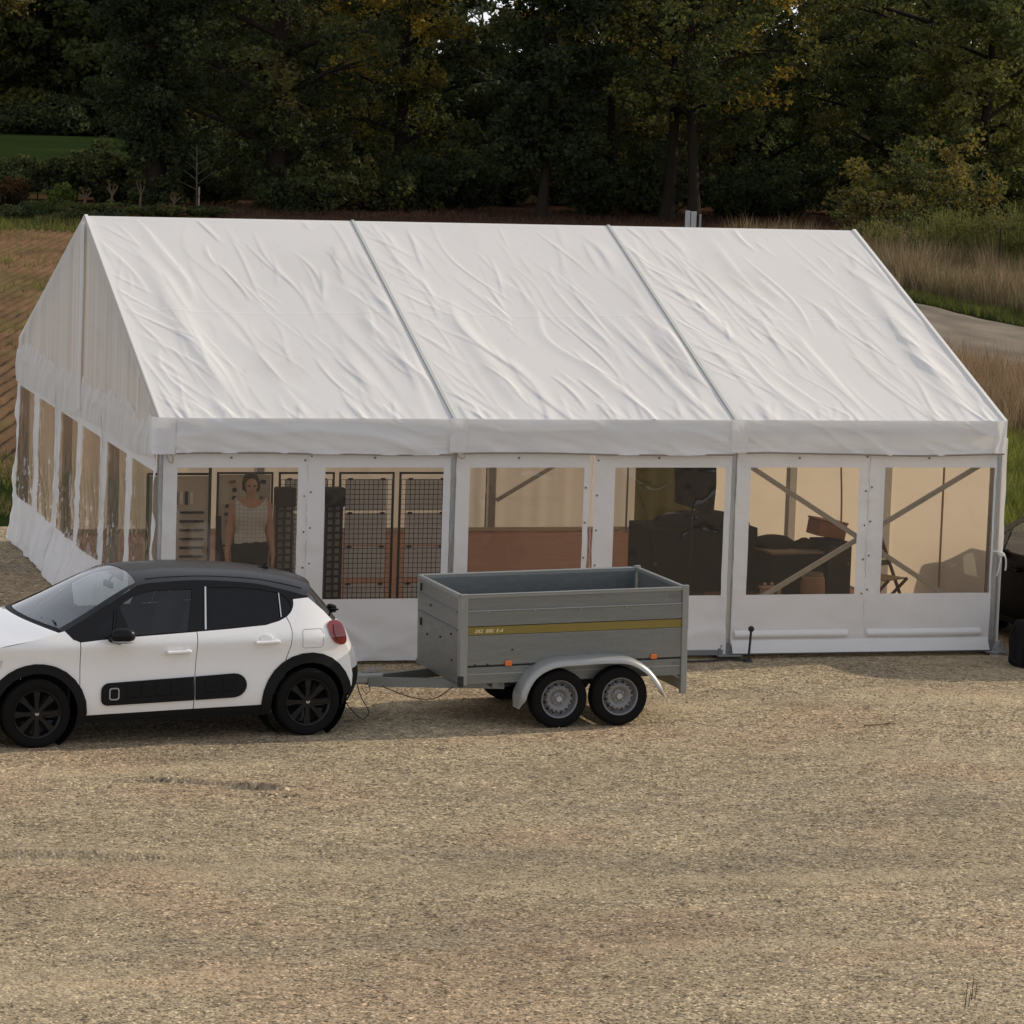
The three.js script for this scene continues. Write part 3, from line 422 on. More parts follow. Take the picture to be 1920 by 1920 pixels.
function buildCar(name, label, paint, roofPaint, pos, turn, plain = false) {
  const category = 'car';
  const car = thing(name, label, category, pos, turn);
  const archF = (r, a0, a1) => arc(-1.28, 0.30, r, a0, a1), archR = (r, a0, a1) => arc(1.25, 0.30, r, a0, a1);
  // dark inner shell behind all gaps, both flanks and underbody
  const shell = [];
  for (const s of [1, -1]) shell.push(flank([[-1.68, 0.24], [-1.72, 0.55], [-1.66, 0.83], [-1.3, 0.94], [-1.05, 0.98], [1.08, 1.0], [1.4, 1.05], [1.6, 0.80], [1.70, 0.5], [1.62, 0.3], ...archR(0.37, -5, 185), ...archF(0.37, -5, 185)], -0.016, [], s));
  shell.push(box(3.2, 0.02, 1.5, 0, 0.235, 0), ...[[-1.28, 1], [1.25, 1], [-1.28, -1], [1.25, -1]].map(([x, s]) => place(new THREE.CylinderGeometry(0.40, 0.40, 0.30, 24, 1, true, 0, Math.PI * 2), x, 0.33, s * 0.63, Math.PI / 2)));
  shell.push(box(0.02, 0.5, 1.2, -1.72, 0.45, 0), box(0.02, 0.6, 1.2, 1.62, 0.55, 0));
  mesh('inner_shell', shell, std(rgb(0.006, 0.006, 0.006), 0.9, 0, { side: THREE.DoubleSide }), car);
  for (const s of [1, -1]) {
    mesh('front_wing', flank([[-1.63, 0.885], [-1.3, 0.955], [-1.12, 1.0], [-1.03, 1.02], [-0.965, 0.95], [-0.904, 0.925], [-0.903, 0.53], ...archF(0.445, 31, 178), [-1.725, 0.40], [-1.72, 0.60], [-1.70, 0.75]], 0, [], s), paint, car);
    const fd = mesh('front_door', flank([[-0.897, 0.922], [-0.70, 0.937], [-0.445, 0.951], [-0.13, 0.963], [0.175, 0.975], [0.180, 0.965], [0.172, 0.78], [0.160, 0.584], [0.153, 0.288], [-0.836, 0.270], ...archF(0.447, -3, 31)], 0, [], s), paint, car);
    const rd = mesh('rear_door', flank([[0.182, 0.976], [0.5, 0.99], [0.838, 1.010], [0.97, 1.04], [1.042, 1.07], [1.066, 1.02], [1.078, 0.95], [1.062, 0.82], [1.02, 0.70], ...archR(0.45, 121, 180), [0.802, 0.297], [0.160, 0.288], [0.166, 0.584], [0.178, 0.78], [0.187, 0.965]], 0, [], s), paint, car);
    const rq = mesh('rear_quarter', flank([...spline2([[1.049, 1.073], [1.10, 1.115], [1.131, 1.17], [1.137, 1.218]], 3), [1.285, 1.228], [1.42, 1.11], [1.5, 1.02], [1.56, 0.94], [1.63, 0.80], [1.68, 0.69], [1.712, 0.52], [1.705, 0.42], [1.66, 0.36], ...archR(0.45, 10, 120), [1.028, 0.70], [1.068, 0.82], [1.084, 0.95], [1.073, 1.02]], 0, [], s), paint, car);
    // black upper flank with the window openings
    const gF = spline2([[-0.50, 1.205], [-0.40, 1.262], [-0.29, 1.305], [-0.18, 1.322], [-0.09, 1.328]], 3).concat([[0.198, 1.330], [0.10, 0.982], [-0.43, 0.967]]);
    const gQ = [[-0.80, 0.972], [-0.548, 1.185], [-0.53, 1.15], [-0.575, 0.985]];
    const gR = [[0.345, 1.338], [0.645, 1.330], [0.86, 1.305], [0.995, 1.278], [0.986, 1.066], [0.93, 1.045], [0.84, 1.026], [0.31, 0.998]];
    const gS = [[1.022, 1.268], [1.07, 1.235], [1.103, 1.193], [1.104, 1.15], [1.085, 1.115], [1.015, 1.076]];
    mesh('window_surround', flank([[-1.03, 1.02], [-0.962, 0.948], [-0.897, 0.924], [-0.70, 0.940], [-0.445, 0.954], [0.17, 0.978], [0.838, 1.013], [0.97, 1.043], [1.045, 1.073], [1.098, 1.117], [1.129, 1.17], [1.135, 1.22], [1.285, 1.232], [1.262, 1.243], ...spline2([[1.118, 1.286], [0.84, 1.353], [0.56, 1.384], [0.282, 1.402], [0, 1.399], [-0.303, 1.376]], 3).slice(1), [-0.483, 1.29], [-0.784, 1.135]], 0.001, [gF, gQ, gR, gS], s), paintBlack, car);
    mesh('front_window', flank(gF, -0.006, [], s), clearGlass, car); mesh('quarter_window', flank(gQ, -0.006, [], s), privacyGlass, car); mesh('quarter_window', flank(gS, -0.006, [], s), privacyGlass, car); mesh('rear_window', flank(gR, -0.006, [], s), privacyGlass, car);
    mesh('pillar_strip', flank([[0.316, 1.345], [0.330, 1.345], [0.274, 0.992], [0.258, 0.992]], 0.006, [], s), chrome, car);
    mesh('window_bar', flank([[-0.552, 1.18], [-0.54, 1.178], [-0.59, 0.985], [-0.602, 0.985]], 0.006, [], s), blackPlastic, car);
    mesh('window_bar', flank([[1.002, 1.275], [1.010, 1.272], [1.000, 1.072], [0.991, 1.070]], 0.006, [], s), chrome, car);
    // wheel arch and sill cladding
    each('arch_trim', [flank([...archF(0.447, -14, 180), ...archF(0.362, 180, -14)], 0.016, [], s), flank([...archR(0.452, 8, 192), ...archR(0.362, 192, 8)], 0.016, [], s), flank([...archR(0.448, 8, 190), ...archR(0.455, 190, 8)], 0.008, [], s), flank([[1.60, 0.22], [1.705, 0.42], [1.66, 0.365], [1.60, 0.335]], 0.006, [], s)], blackPlastic, car);
    each('sill', [flank([[-0.838, 0.268], [0.155, 0.286], [0.802, 0.296], [0.90, 0.205], [-0.93, 0.20]], 0.008, [], s), flank([[-0.93, 0.205], [0.9, 0.21], [0.88, 0.235], [-0.9, 0.232]], 0.018, [], s)], blackPlastic, car);
    // padded strip along the doors: rounded outline, six cushions and a ring
    if (!plain) {
    const bump = new THREE.Group(); bump.name = 'door_strip'; car.add(bump);
    const strip = (a, b, la, lb) => { const top = (x) => 0.556 + 0.036 * ((x + 0.65) / 1.2), bot = (x) => 0.357 + 0.021 * ((x + 0.65) / 1.2), out = []; if (la) out.push(...arc(a + 0.055, bot(a) + 0.055, 0.055, 180, 268, 5)); else out.push([a, bot(a)]); if (lb) { const r = (top(b) - bot(b)) / 2; out.push(...range(-88, 88, 10).map((d) => [b - r * 1.15 + r * 1.15 * Math.cos(d * Math.PI / 180), (top(b) + bot(b)) / 2 + r * Math.sin(d * Math.PI / 180)])); } else out.push([b, bot(b)], [b, top(b)]); if (la) out.push(...arc(a + 0.075, top(a) - 0.075, 0.075, 92, 180, 5)); else out.push([a, top(a)]); return out; };
    for (const [o, grow] of [[0.010, 0], [0.020, 0.006]]) each('strip_pad', [flank(strip(-0.708 + grow, 0.152 - grow / 2, true, false), o, [], s), flank(strip(0.166 + grow / 2, 0.652 - grow, false, true), o, [], s)], blackPlastic, bump);
    for (const cx of [-0.43, -0.29, -0.155, -0.02, 0.30, 0.47]) { const cy = 0.468 + 0.03 * ((cx + 0.65) / 1.2), g = rbox(0.105, 0.12, 0.03, 0.013, 0, 0, 0); mesh('cushion', place(g, cx, cy, s * (carW(cx, cy) + 0.013)), blackPlastic, bump); }
    { const cx = -0.592, cy = 0.458, w = carW(cx, cy), rr = (a, b, r) => { const sh = new THREE.Shape(); sh.moveTo(-a + r, -b); sh.lineTo(a - r, -b); sh.quadraticCurveTo(a, -b, a, -b + r); sh.lineTo(a, b - r); sh.quadraticCurveTo(a, b, a - r, b); sh.lineTo(-a + r, b); sh.quadraticCurveTo(-a, b, -a, b - r); sh.lineTo(-a, -b + r); sh.quadraticCurveTo(-a, -b, -a + r, -b); return sh; }; const sh = rr(0.047, 0.055, 0.028); sh.holes.push(rr(0.036, 0.044, 0.02)); mesh('ring', new THREE.ExtrudeGeometry(sh, { depth: 0.008, bevelEnabled: false }).translate(cx, cy, s > 0 ? w + 0.02 : -w - 0.028), std(rgb(0.32, 0.32, 0.32), 0.4), bump); }
    }
    for (const [p, hx, hy] of [[fd, 0.0, 0.813], [rd, 0.83, 0.872]]) { const w = s * (carW(hx, hy)); mesh('door_handle', [rbox(0.235, 0.032, 0.03, 0.014, hx, hy - 0.004, w + s * 0.035, 0, 0, 0.02), rbox(0.04, 0.03, 0.04, 0.012, hx - 0.085, hy - 0.003, w + s * 0.012), rbox(0.05, 0.034, 0.04, 0.014, hx + 0.09, hy, w + s * 0.014)], paint, p); mesh('handle_recess', place(new THREE.SphereGeometry(1, 18, 10).scale(0.068, 0.048, 0.008), hx, hy + 0.018, w - s * 0.001), paint, p); }
    { const a = 1.175, b = 1.385, c = 0.795, d = 0.965, r = 0.03, o = [...arc(b - r, c + r, r, -90, 0, 4), ...arc(b - r, d - r, r, 0, 90, 4), ...arc(a + r, d - r, r, 90, 180, 4), ...arc(a + r, c + r, r, 180, 270, 4)], q = 0.0045; const i = [...arc(b - r, c + r, r - q, -90, 0, 4), ...arc(b - r, d - r, r - q, 0, 90, 4), ...arc(a + r, d - r, r - q, 90, 180, 4), ...arc(a + r, c + r, r - q, 180, 270, 4)]; if (s > 0) mesh('fuel_flap', flank(o, 0.0015, [i], s), std(rgb(0.28, 0.275, 0.265), 0.7), rq); }
    // mirror
    const mz = s * (carW(-0.58, 0.97) + 0.115), mg = new THREE.SphereGeometry(1, 24, 16); { const p = mg.attributes.position; for (let i = 0; i < p.count; i++) { let x = p.getX(i), y = p.getY(i), z = p.getZ(i); x = Math.sign(x) * Math.abs(x) ** 0.75; y = Math.sign(y) * Math.abs(y) ** 0.8; if (y < 0) y *= 0.75; p.setXYZ(i, x * 0.115, y * 0.074, z * 0.085 * (x < 0 ? 0.85 : 1)); } mg.computeVertexNormals(); }
    const mir = mesh('mirror', [place(mg, -0.545, 0.982, mz), rod([-0.62, 0.945, s * carW(-0.6, 0.94) - s * 0.01], [-0.56, 0.94, mz - s * 0.02], 0.035, 0.04, 10)], paintBlack, car);
    mesh('mirror_base', place(new THREE.SphereGeometry(1, 20, 10).scale(0.105, 0.018, 0.078), -0.535, 0.935, mz), std(rgb(0.34, 0.34, 0.33), 0.4), mir);
    // lamps
    mesh('tail_light', flank(spline2([[1.425, 0.985], [1.455, 1.015], [1.53, 1.02], [1.585, 0.985], [1.612, 0.90], [1.618, 0.83], [1.575, 0.808], [1.51, 0.83], [1.45, 0.895], [1.425, 0.985]], 4).slice(0, -1), 0.013, [], s), redLens, car);
    mesh('tail_light_core', flank(spline2([[1.49, 0.99], [1.56, 0.975], [1.585, 0.88], [1.545, 0.845], [1.49, 0.9], [1.49, 0.99]], 4).slice(0, -1), 0.020, [], s), phys(rgb(0.12, 0.003, 0.006), 0.1, { clearcoat: 1 }), car);
    mesh('headlight', flank([[-1.71, 0.70], [-1.66, 0.77], [-1.58, 0.785], [-1.60, 0.72], [-1.67, 0.665], [-1.71, 0.62]], 0.008, [], s), phys(rgb(0.6, 0.62, 0.63), 0.1, { clearcoat: 1 }), car);
    carWheel(car, -1.28, s * 0.752, s); carWheel(car, 1.25, s * 0.752, s);
  }
  // top skin
  mesh('front_bumper', topSkin(0, 1.6, -1, 1), blackPlastic, car);
  mesh('nose', topSkin(1.62, 3.96, -1, 1), paint, car);
  mesh('bonnet', topSkin(4, 6.4, -1, 1), paint, car);
  mesh('scuttle', topSkin(6.42, 7.05, -1, 1, -0.006), blackPlastic, car);
  mesh('windscreen', topSkin(7.06, 9.93, -0.91, 0.91, -0.004), screenGlass, car);
  each('windscreen_pillar', [topSkin(6.9, 10, 0.90, 1, 0.001, 24, 4), topSkin(6.9, 10, -1, -0.90, 0.001, 24, 4)], paintBlack, car);
  mesh('roof', topSkin(9.93, 16, -1, 1, 0.0), roofPaint, car);
  each('roof_ridge', [topSkin(10.3, 15.6, 0.80, 0.84, 0.006, 24, 3), topSkin(10.3, 15.6, -0.84, -0.80, 0.006, 24, 3)], roofPaint, car);
  mesh('spoiler', topSkin(16, 17, -1, 1, 0.003, 8, 24), paintBlack, car);
  mesh('rear_screen', topSkin(17.02, 19, -1, 1), privacyGlass, car);
  mesh('tailgate', topSkin(19.02, 22.6, -1, 1), paint, car);
  mesh('rear_bumper', topSkin(22.62, 25, -1, 1), blackPlastic, car);
  mesh('rear_wiper', [rod([1.66, 1.045, 0.30], [1.60, 1.10, 0.62], 0.012, 0.008), rbox(0.06, 0.07, 0.12, 0.02, 1.69, 1.05, 0.24)], blackPlastic, car);
  each('wiper', [rod([-1.10, 1.065, 0.35], [-0.98, 1.10, -0.28], 0.010), rod([-1.06, 1.06, 0.62], [-1.0, 1.085, 0.1], 0.010)], blackPlastic, car);
  mesh('aerial', [rod([1.10, 1.415, 0], [1.14, 1.455, 0], 0.016, 0.006), rbox(0.09, 0.02, 0.05, 0.008, 1.10, 1.412, 0)], blackPlastic, car);
  mesh('towbar', [box(0.3, 0.06, 0.06, 1.85, 0.34, 0), rod([1.98, 0.34, 0], [1.985, 0.42, 0], 0.016), place(new THREE.SphereGeometry(0.026, 14, 10), 1.985, 0.43, 0)], blackIron, car);
  // inside
  for (const s of [1, -1]) mesh('seat', [rbox(0.5, 0.16, 0.48, 0.06, 0.02, 0.55, s * 0.36), rbox(0.14, 0.60, 0.46, 0.06, 0.30, 0.83, s * 0.36, 0, 0, -0.25), rbox(0.10, 0.16, 0.26, 0.04, 0.405, 1.19, s * 0.36, 0, 0, -0.2)], seatCloth, car);
  mesh('rear_bench', [rbox(0.5, 0.16, 1.25, 0.06, 0.85, 0.55, 0), rbox(0.14, 0.55, 1.2, 0.06, 1.12, 0.82, 0, 0, 0, -0.25)], seatCloth, car);
  mesh('dashboard', [rbox(0.42, 0.22, 1.38, 0.08, -0.78, 0.90, 0), rbox(0.3, 0.4, 0.25, 0.05, -0.6, 0.62, 0)], blackPlastic, car);
  mesh('steering_wheel', place(new THREE.TorusGeometry(0.175, 0.016, 10, 32), -0.46, 0.96, 0.36, 0, Math.PI / 2, 0), blackPlastic, car).rotation.z = 0;
  mesh('rear_view_mirror', [rbox(0.03, 0.06, 0.22, 0.012, -0.38, 1.30, 0), rod([-0.38, 1.32, 0], [-0.33, 1.39, 0], 0.01)], blackPlastic, car);
  mesh('cabin_floor', [box(2.2, 0.04, 1.4, 0.3, 0.34, 0), box(1.5, 0.5, 0.02, 0.3, 0.62, 0.76), box(1.5, 0.5, 0.02, 0.3, 0.62, -0.76), box(0.02, 0.6, 1.4, -0.95, 0.65, 0)], seatCloth, car);
  return car;
}
buildCar('parked_car', 'white hatchback with black roof, black wheels and padded door strip, hitched to the grey trailer', paintWhite, paintBlack, [-0.668, 0.004, 3.068], 0.139);
buildCar('parked_car', 'black hatchback half hidden behind the right end of the white tent', paintDull, paintDull, [10.33, 0.0, -0.55], -Math.PI / 2, true);
// ---------------------------------------------------------------- twin-axle trailer
{
  const zinc = std(rgb(0.262, 0.27, 0.252), 0.5, 0.55, { map: repeat(zincTex, 1.1), roughnessMap: scuffTex });
  const zincPale = std(rgb(0.37, 0.375, 0.35), 0.5, 0.5, { map: repeat(zincTex, 0.9), roughnessMap: scuffTex });
  const zincShadeTint = std(rgb(0.27, 0.29, 0.285), 0.42, 0.8, { map: repeat(zincTex, 1.1) });  // bluish, more metallic copy of zinc; its tone stands in for inner shade
  const t = thing('trailer', 'grey galvanised twin-axle box trailer with a yellow stripe, coupled behind the white car', 'trailer', [3.3, 0, 2.82], 0.045);
  t.rotation.order = 'YXZ'; t.rotation.z = 0.019;
  const F = -1.17, B = 1.06, Z = 0.64, y0 = 0.42, y1 = 1.25;
  const uvm = (g) => g;
  // side walls, outer skin in bands with real lips between them
  for (const s of [1, -1]) {
    const z = s * Z, p = (name, h, y, d, mat, off = 0, x0 = F + 0.07, x1 = B - 0.05) => mesh(name, rbox(x1 - x0, h, d, 0.004, (x0 + x1) / 2, y, z - s * d / 2 + s * off), mat, t);
    p('side_panel', 0.135, 1.162, 0.014, zinc, -0.006); p('side_panel', 0.142, 1.028, 0.018, zinc, 0.004);
    mesh('panel_lip', [rod([F + 0.07, 1.098, z + s * 0.004], [B - 0.05, 1.098, z + s * 0.004], 0.008), ...[-0.9, -0.45, 0.0, 0.45, 0.9].map((x) => cyl(0.009, 0.009, 0.01, 10, x, 1.086, z + s * 0.012, Math.PI / 2))], zincPale, t);
    p('side_panel', 0.278, 0.732, 0.018, zinc, 0.004);
    p('yellow_stripe', 0.078, 0.912, 0.012, std(rgb(0.235, 0.175, 0.035), 0.55, 0.1), 0.0);
    p('stripe_groove', 0.018, 0.956, 0.012, std(rgb(0.05, 0.045, 0.04), 0.8), -0.008);
    p('chassis_rail', 0.155, 0.497, 0.05, zinc, -0.006); p('chassis_lip', 0.016, 0.508, 0.05, zincPale, 0.0);
    p('chassis_groove', 0.02, 0.585, 0.03, blackIron, -0.012);
    mesh('top_rail', [beam([F, y1 - 0.012, z - s * 0.012], [B, y1 - 0.012, z - s * 0.012], 0.045, 0.03), rod([F, y1, z + s * 0.006], [B, y1, z + s * 0.006], 0.009)], zincPale, t);
    each('inner_panel', [rbox(B - F - 0.1, 0.5, 0.012, 0.004, (F + B) / 2, 0.98, z - s * 0.03), rbox(B - F - 0.1, 0.34, 0.012, 0.004, (F + B) / 2, 0.6, z - s * 0.026), box(B - F - 0.1, 0.02, 0.02, (F + B) / 2, 0.93, z - s * 0.045)], zincShadeTint, t);
    each('corner_post', [rbox(0.075, y1 - y0 + 0.02, 0.03, 0.006, F + 0.04, (y0 + y1) / 2, z - s * 0.005), rbox(0.03, y1 - y0 + 0.02, 0.07, 0.006, F + 0.008, (y0 + y1) / 2, z - s * 0.035)], zincPale, t);
    each('corner_post', [rbox(0.062, 0.42, 0.034, 0.006, B - 0.02, 1.06, z), rbox(0.058, 0.62, 0.034, 0.006, B - 0.024, 0.56, z + s * 0.002)], zincPale, t);
    mesh('reflector', [rbox(0.07, 0.05, 0.02, 0.008, F + 0.47, 0.605, z + s * 0.016)], phys(rgb(0.75, 0.16, 0.02), 0.25, { clearcoat: 1 }), t);
    mesh('reflector', [rbox(0.062, 0.05, 0.02, 0.008, B - 0.33, 0.61, z + s * 0.016)], phys(rgb(0.75, 0.16, 0.02), 0.25, { clearcoat: 1 }), t);
    each('maker_plate', [box(0.09, 0.028, 0.002, B - 0.13, 1.172, z + s * 0.0), box(0.05, 0.02, 0.002, B - 0.11, 0.535, z + s * 0.0)], std(rgb(0.16, 0.16, 0.15), 0.6), t);
    mesh('bolts', [[-0.66, 0.73], [-1.02, 0.60], [-0.72, 0.60], [-0.9, 0.6]].map(([x, y]) => cyl(0.009, 0.009, 0.014, 8, x, y, z + s * 0.008, Math.PI / 2)), blackIron, t);
    // mudguard swept over both wheels, lip turned down outside
    const path = new THREE.CatmullRomCurve3([V(-0.65, 0.20, 0), V(-0.625, 0.36, 0), V(-0.52, 0.53, 0), V(-0.34, 0.625, 0), V(-0.05, 0.648, 0), V(0.25, 0.652, 0), V(0.44, 0.632, 0), V(0.62, 0.535, 0), V(0.75, 0.38, 0), V(0.815, 0.245, 0)]);
    const prof = [[0.0, -0.012], [0.0, 0], [0.10, 0.006], [0.17, 0.0], [0.205, -0.012], [0.222, -0.034], [0.226, -0.06], [0.222, -0.06], [0.216, -0.034], [0.2, -0.018], [0.0, -0.012]];
    mesh('mudguard', sheet(range(0, 1, 60), range(0, prof.length - 1, prof.length - 1), (u, v) => { const P = path.getPoint(u), T = path.getTangent(u), c = prof[Math.round(v)], nx = -T.y, ny = T.x, end = smooth(0, 0.07, u) * smooth(1, 0.9, u), w = 0.25 + 0.75 * end; const zz = 0.112 + (c[0] - 0.112) * (0.55 + 0.45 * w); return [P.x + nx * c[1] * w, P.y + ny * c[1] * w, s * (Z - 0.03 + zz)]; }), std(rgb(0.36, 0.36, 0.34), 0.5, 0.35, { side: THREE.DoubleSide, roughnessMap: scuffTex }), t);
    for (const x of [-0.245, 0.35]) {
      const w = new THREE.Group(); w.name = 'wheel'; w.position.set(x, 0.272, s * (Z + 0.085)); w.rotation.y = s > 0 ? 0 : Math.PI; t.add(w);
      const L = (pts, n = 56) => new THREE.LatheGeometry(pts.map((p) => new THREE.Vector2(p[0], p[1])), n).rotateX(Math.PI / 2);
      mesh('tyre', L([[0.168, -0.06], [0.19, -0.078], [0.235, -0.082], [0.262, -0.07], [0.274, -0.05], [0.274, 0.05], [0.262, 0.07], [0.235, 0.082], [0.19, 0.078], [0.172, 0.066]]), tyreRubber, w);
      const steel = std(rgb(0.20, 0.20, 0.20), 0.5, 0.35), holes = [];
      mesh('rim', [L([[0.03, 0.035], [0.055, 0.032], [0.066, 0.028], [0.08, 0.05], [0.105, 0.056], [0.118, 0.05], [0.13, 0.02], [0.15, 0.012], [0.160, 0.04], [0.172, 0.066], [0.178, 0.07], [0.176, 0.074], [0.166, 0.07], [0.158, 0.05]]), ...range(0, 15, 15).map((i) => { const a = i * Math.PI / 8; return place(new THREE.SphereGeometry(0.012, 8, 6).scale(1.3, 1, 0.8), Math.cos(a) * 0.118, Math.sin(a) * 0.118, 0.05, 0, 0, a); })], steel, w);
      mesh('vent_holes', range(0, 11, 11).map((i) => { const a = i * Math.PI / 6 + 0.2; return cyl(0.0105, 0.0105, 0.006, 10, Math.cos(a) * 0.133, Math.sin(a) * 0.133, 0.024, Math.PI / 2); }), darkGap, w);
      mesh('hub_cap', [cyl(0.03, 0.026, 0.03, 20, 0, 0, 0.05, Math.PI / 2)], std(rgb(0.42, 0.42, 0.39), 0.45, 0.4), w);
      mesh('wheel_bolts', range(0, 3, 3).map((i) => { const a = i * Math.PI / 2 + Math.PI / 4; return cyl(0.009, 0.008, 0.02, 6, Math.cos(a) * 0.05, Math.sin(a) * 0.05, 0.04, Math.PI / 2); }), std(rgb(0.40, 0.40, 0.38), 0.5, 0.6), w);
    }
  }
  // lettering on the stripe, as far as it can be made out
  { const c = document.createElement('canvas'); c.width = 512; c.height = 64; const x = c.getContext('2d'); x.fillStyle = 'rgb(133,117,53)'; x.fillRect(0, 0, 512, 64); x.fillStyle = '#dccf9f'; x.font = 'italic bold 46px sans-serif'; x.fillText('2X2  BBI  E-4', 40, 49); const tx = new THREE.CanvasTexture(c); tx.colorSpace = THREE.SRGBColorSpace; const g = new THREE.PlaneGeometry(0.52, 0.062).translate(F + 0.36, 0.912, Z + 0.0022); mesh('stripe_lettering', g, std(0xffffff, 0.55, 0.1, { map: tx }), t); }
  // front and rear walls
  for (const [x, s] of [[F, -1], [B - 0.03, 1]]) {
    each('end_panel', [rbox(0.014, 0.5, 2 * Z - 0.1, 0.004, x + s * 0.004, 0.66, 0), rbox(0.014, 0.16, 2 * Z - 0.1, 0.004, x + s * 0.004, 1.01, 0), rbox(0.014, 0.14, 2 * Z - 0.1, 0.004, x + s * 0.004, 1.166, 0)], zinc, t);
    each('end_frame', [box(0.02, 0.02, 2 * Z - 0.1, x + s * 0.01, 0.92, 0), box(0.02, 0.018, 2 * Z - 0.1, x + s * 0.01, 1.092, 0), box(0.026, 0.03, 2 * Z, x + s * 0.006, 0.435, 0)], zincShadeTint, t);
    mesh('end_rail', [beam([x + 0.01, y1 - 0.012, -Z], [x + 0.01, y1 - 0.012, Z], 0.045, 0.03), rod([x, y1, -Z], [x, y1, Z], 0.009)], zincPale, t);
    mesh('end_bolts', [[0.62, 0.45], [0.78, 0.1], [0.86, 0.42], [0.74, -0.3], [1.03, -0.2]].map(([y, z]) => cyl(0.011, 0.011, 0.014, 8, x + s * 0.014, y, z, 0, 0, Math.PI / 2)), blackIron, t);
  }
  each('latch', [box(0.02, 0.07, 0.03, F - 0.014, 1.16, -0.5), box(0.02, 0.07, 0.03, F - 0.014, 0.83, -0.5), box(0.05, 0.1, 0.025, F + 0.01, 0.45, Z + 0.01)], blackIron, t);
  mesh('bed', [rbox(B - F, 0.03, 2 * Z - 0.06, 0.004, (F + B) / 2, 0.46, 0)], zincShadeTint, t);
  each('cross_member', [-0.8, -0.1, 0.55].map((x) => box(0.06, 0.08, 2 * Z - 0.1, x, 0.41, 0)), zincShadeTint, t);
  for (const x of [-0.245, 0.35]) mesh('axle', [rod([x, 0.275, -Z - 0.04], [x, 0.275, Z + 0.04], 0.03, 0.03, 12), box(0.28, 0.05, 0.05, x + 0.08, 0.34, Z - 0.06), box(0.28, 0.05, 0.05, x + 0.08, 0.34, -Z + 0.06)], blackIron, t);
  mesh('rear_bar', [rbox(0.05, 0.10, 2 * Z - 0.04, 0.006, B - 0.03, 0.33, 0), box(0.05, 0.17, 0.04, B - 0.03, 0.33, Z - 0.01), box(0.05, 0.17, 0.04, B - 0.03, 0.33, -Z + 0.01)], zincPale, t);
  for (const s of [1, -1]) mesh('rear_light', [rbox(0.03, 0.09, 0.2, 0.01, B + 0.02, 0.36, s * 0.48)], redLens, t);
  // drawbar, coupling, cables
  for (const s of [1, -1]) mesh('drawbar', beam([F + 0.5, 0.375, s * 0.46], [-1.86, 0.375, s * 0.045], 0.045, 0.085), zincShadeTint, t);
  mesh('coupling', [rbox(0.3, 0.10, 0.11, 0.02, -1.86, 0.405, 0), rbox(0.12, 0.08, 0.09, 0.02, -2.0, 0.425, 0), beam([-1.9, 0.46, 0], [-1.72, 0.49, 0], 0.035, 0.02)], zincPale, t);
  each('cable', [tube([[-1.75, 0.34, 0.12], [-1.5, 0.25, 0.25], [-1.32, 0.25, 0.36], [-1.16, 0.36, 0.42]], 0.005, 30, 6), tube([[-1.98, 0.36, 0.08], [-1.95, 0.24, 0.14], [-1.90, 0.12, 0.2], [-1.96, 0.06, 0.22], [-2.1, 0.2, 0.16], [-2.15, 0.3, 0.1]], 0.005, 40, 6), tube([[-1.93, 0.34, 0.05], [-1.9, 0.28, 0.1], [-1.86, 0.30, 0.1], [-1.86, 0.35, 0.06]], 0.004, 20, 6)], std(rgb(0.04, 0.03, 0.025), 0.7), t);
}
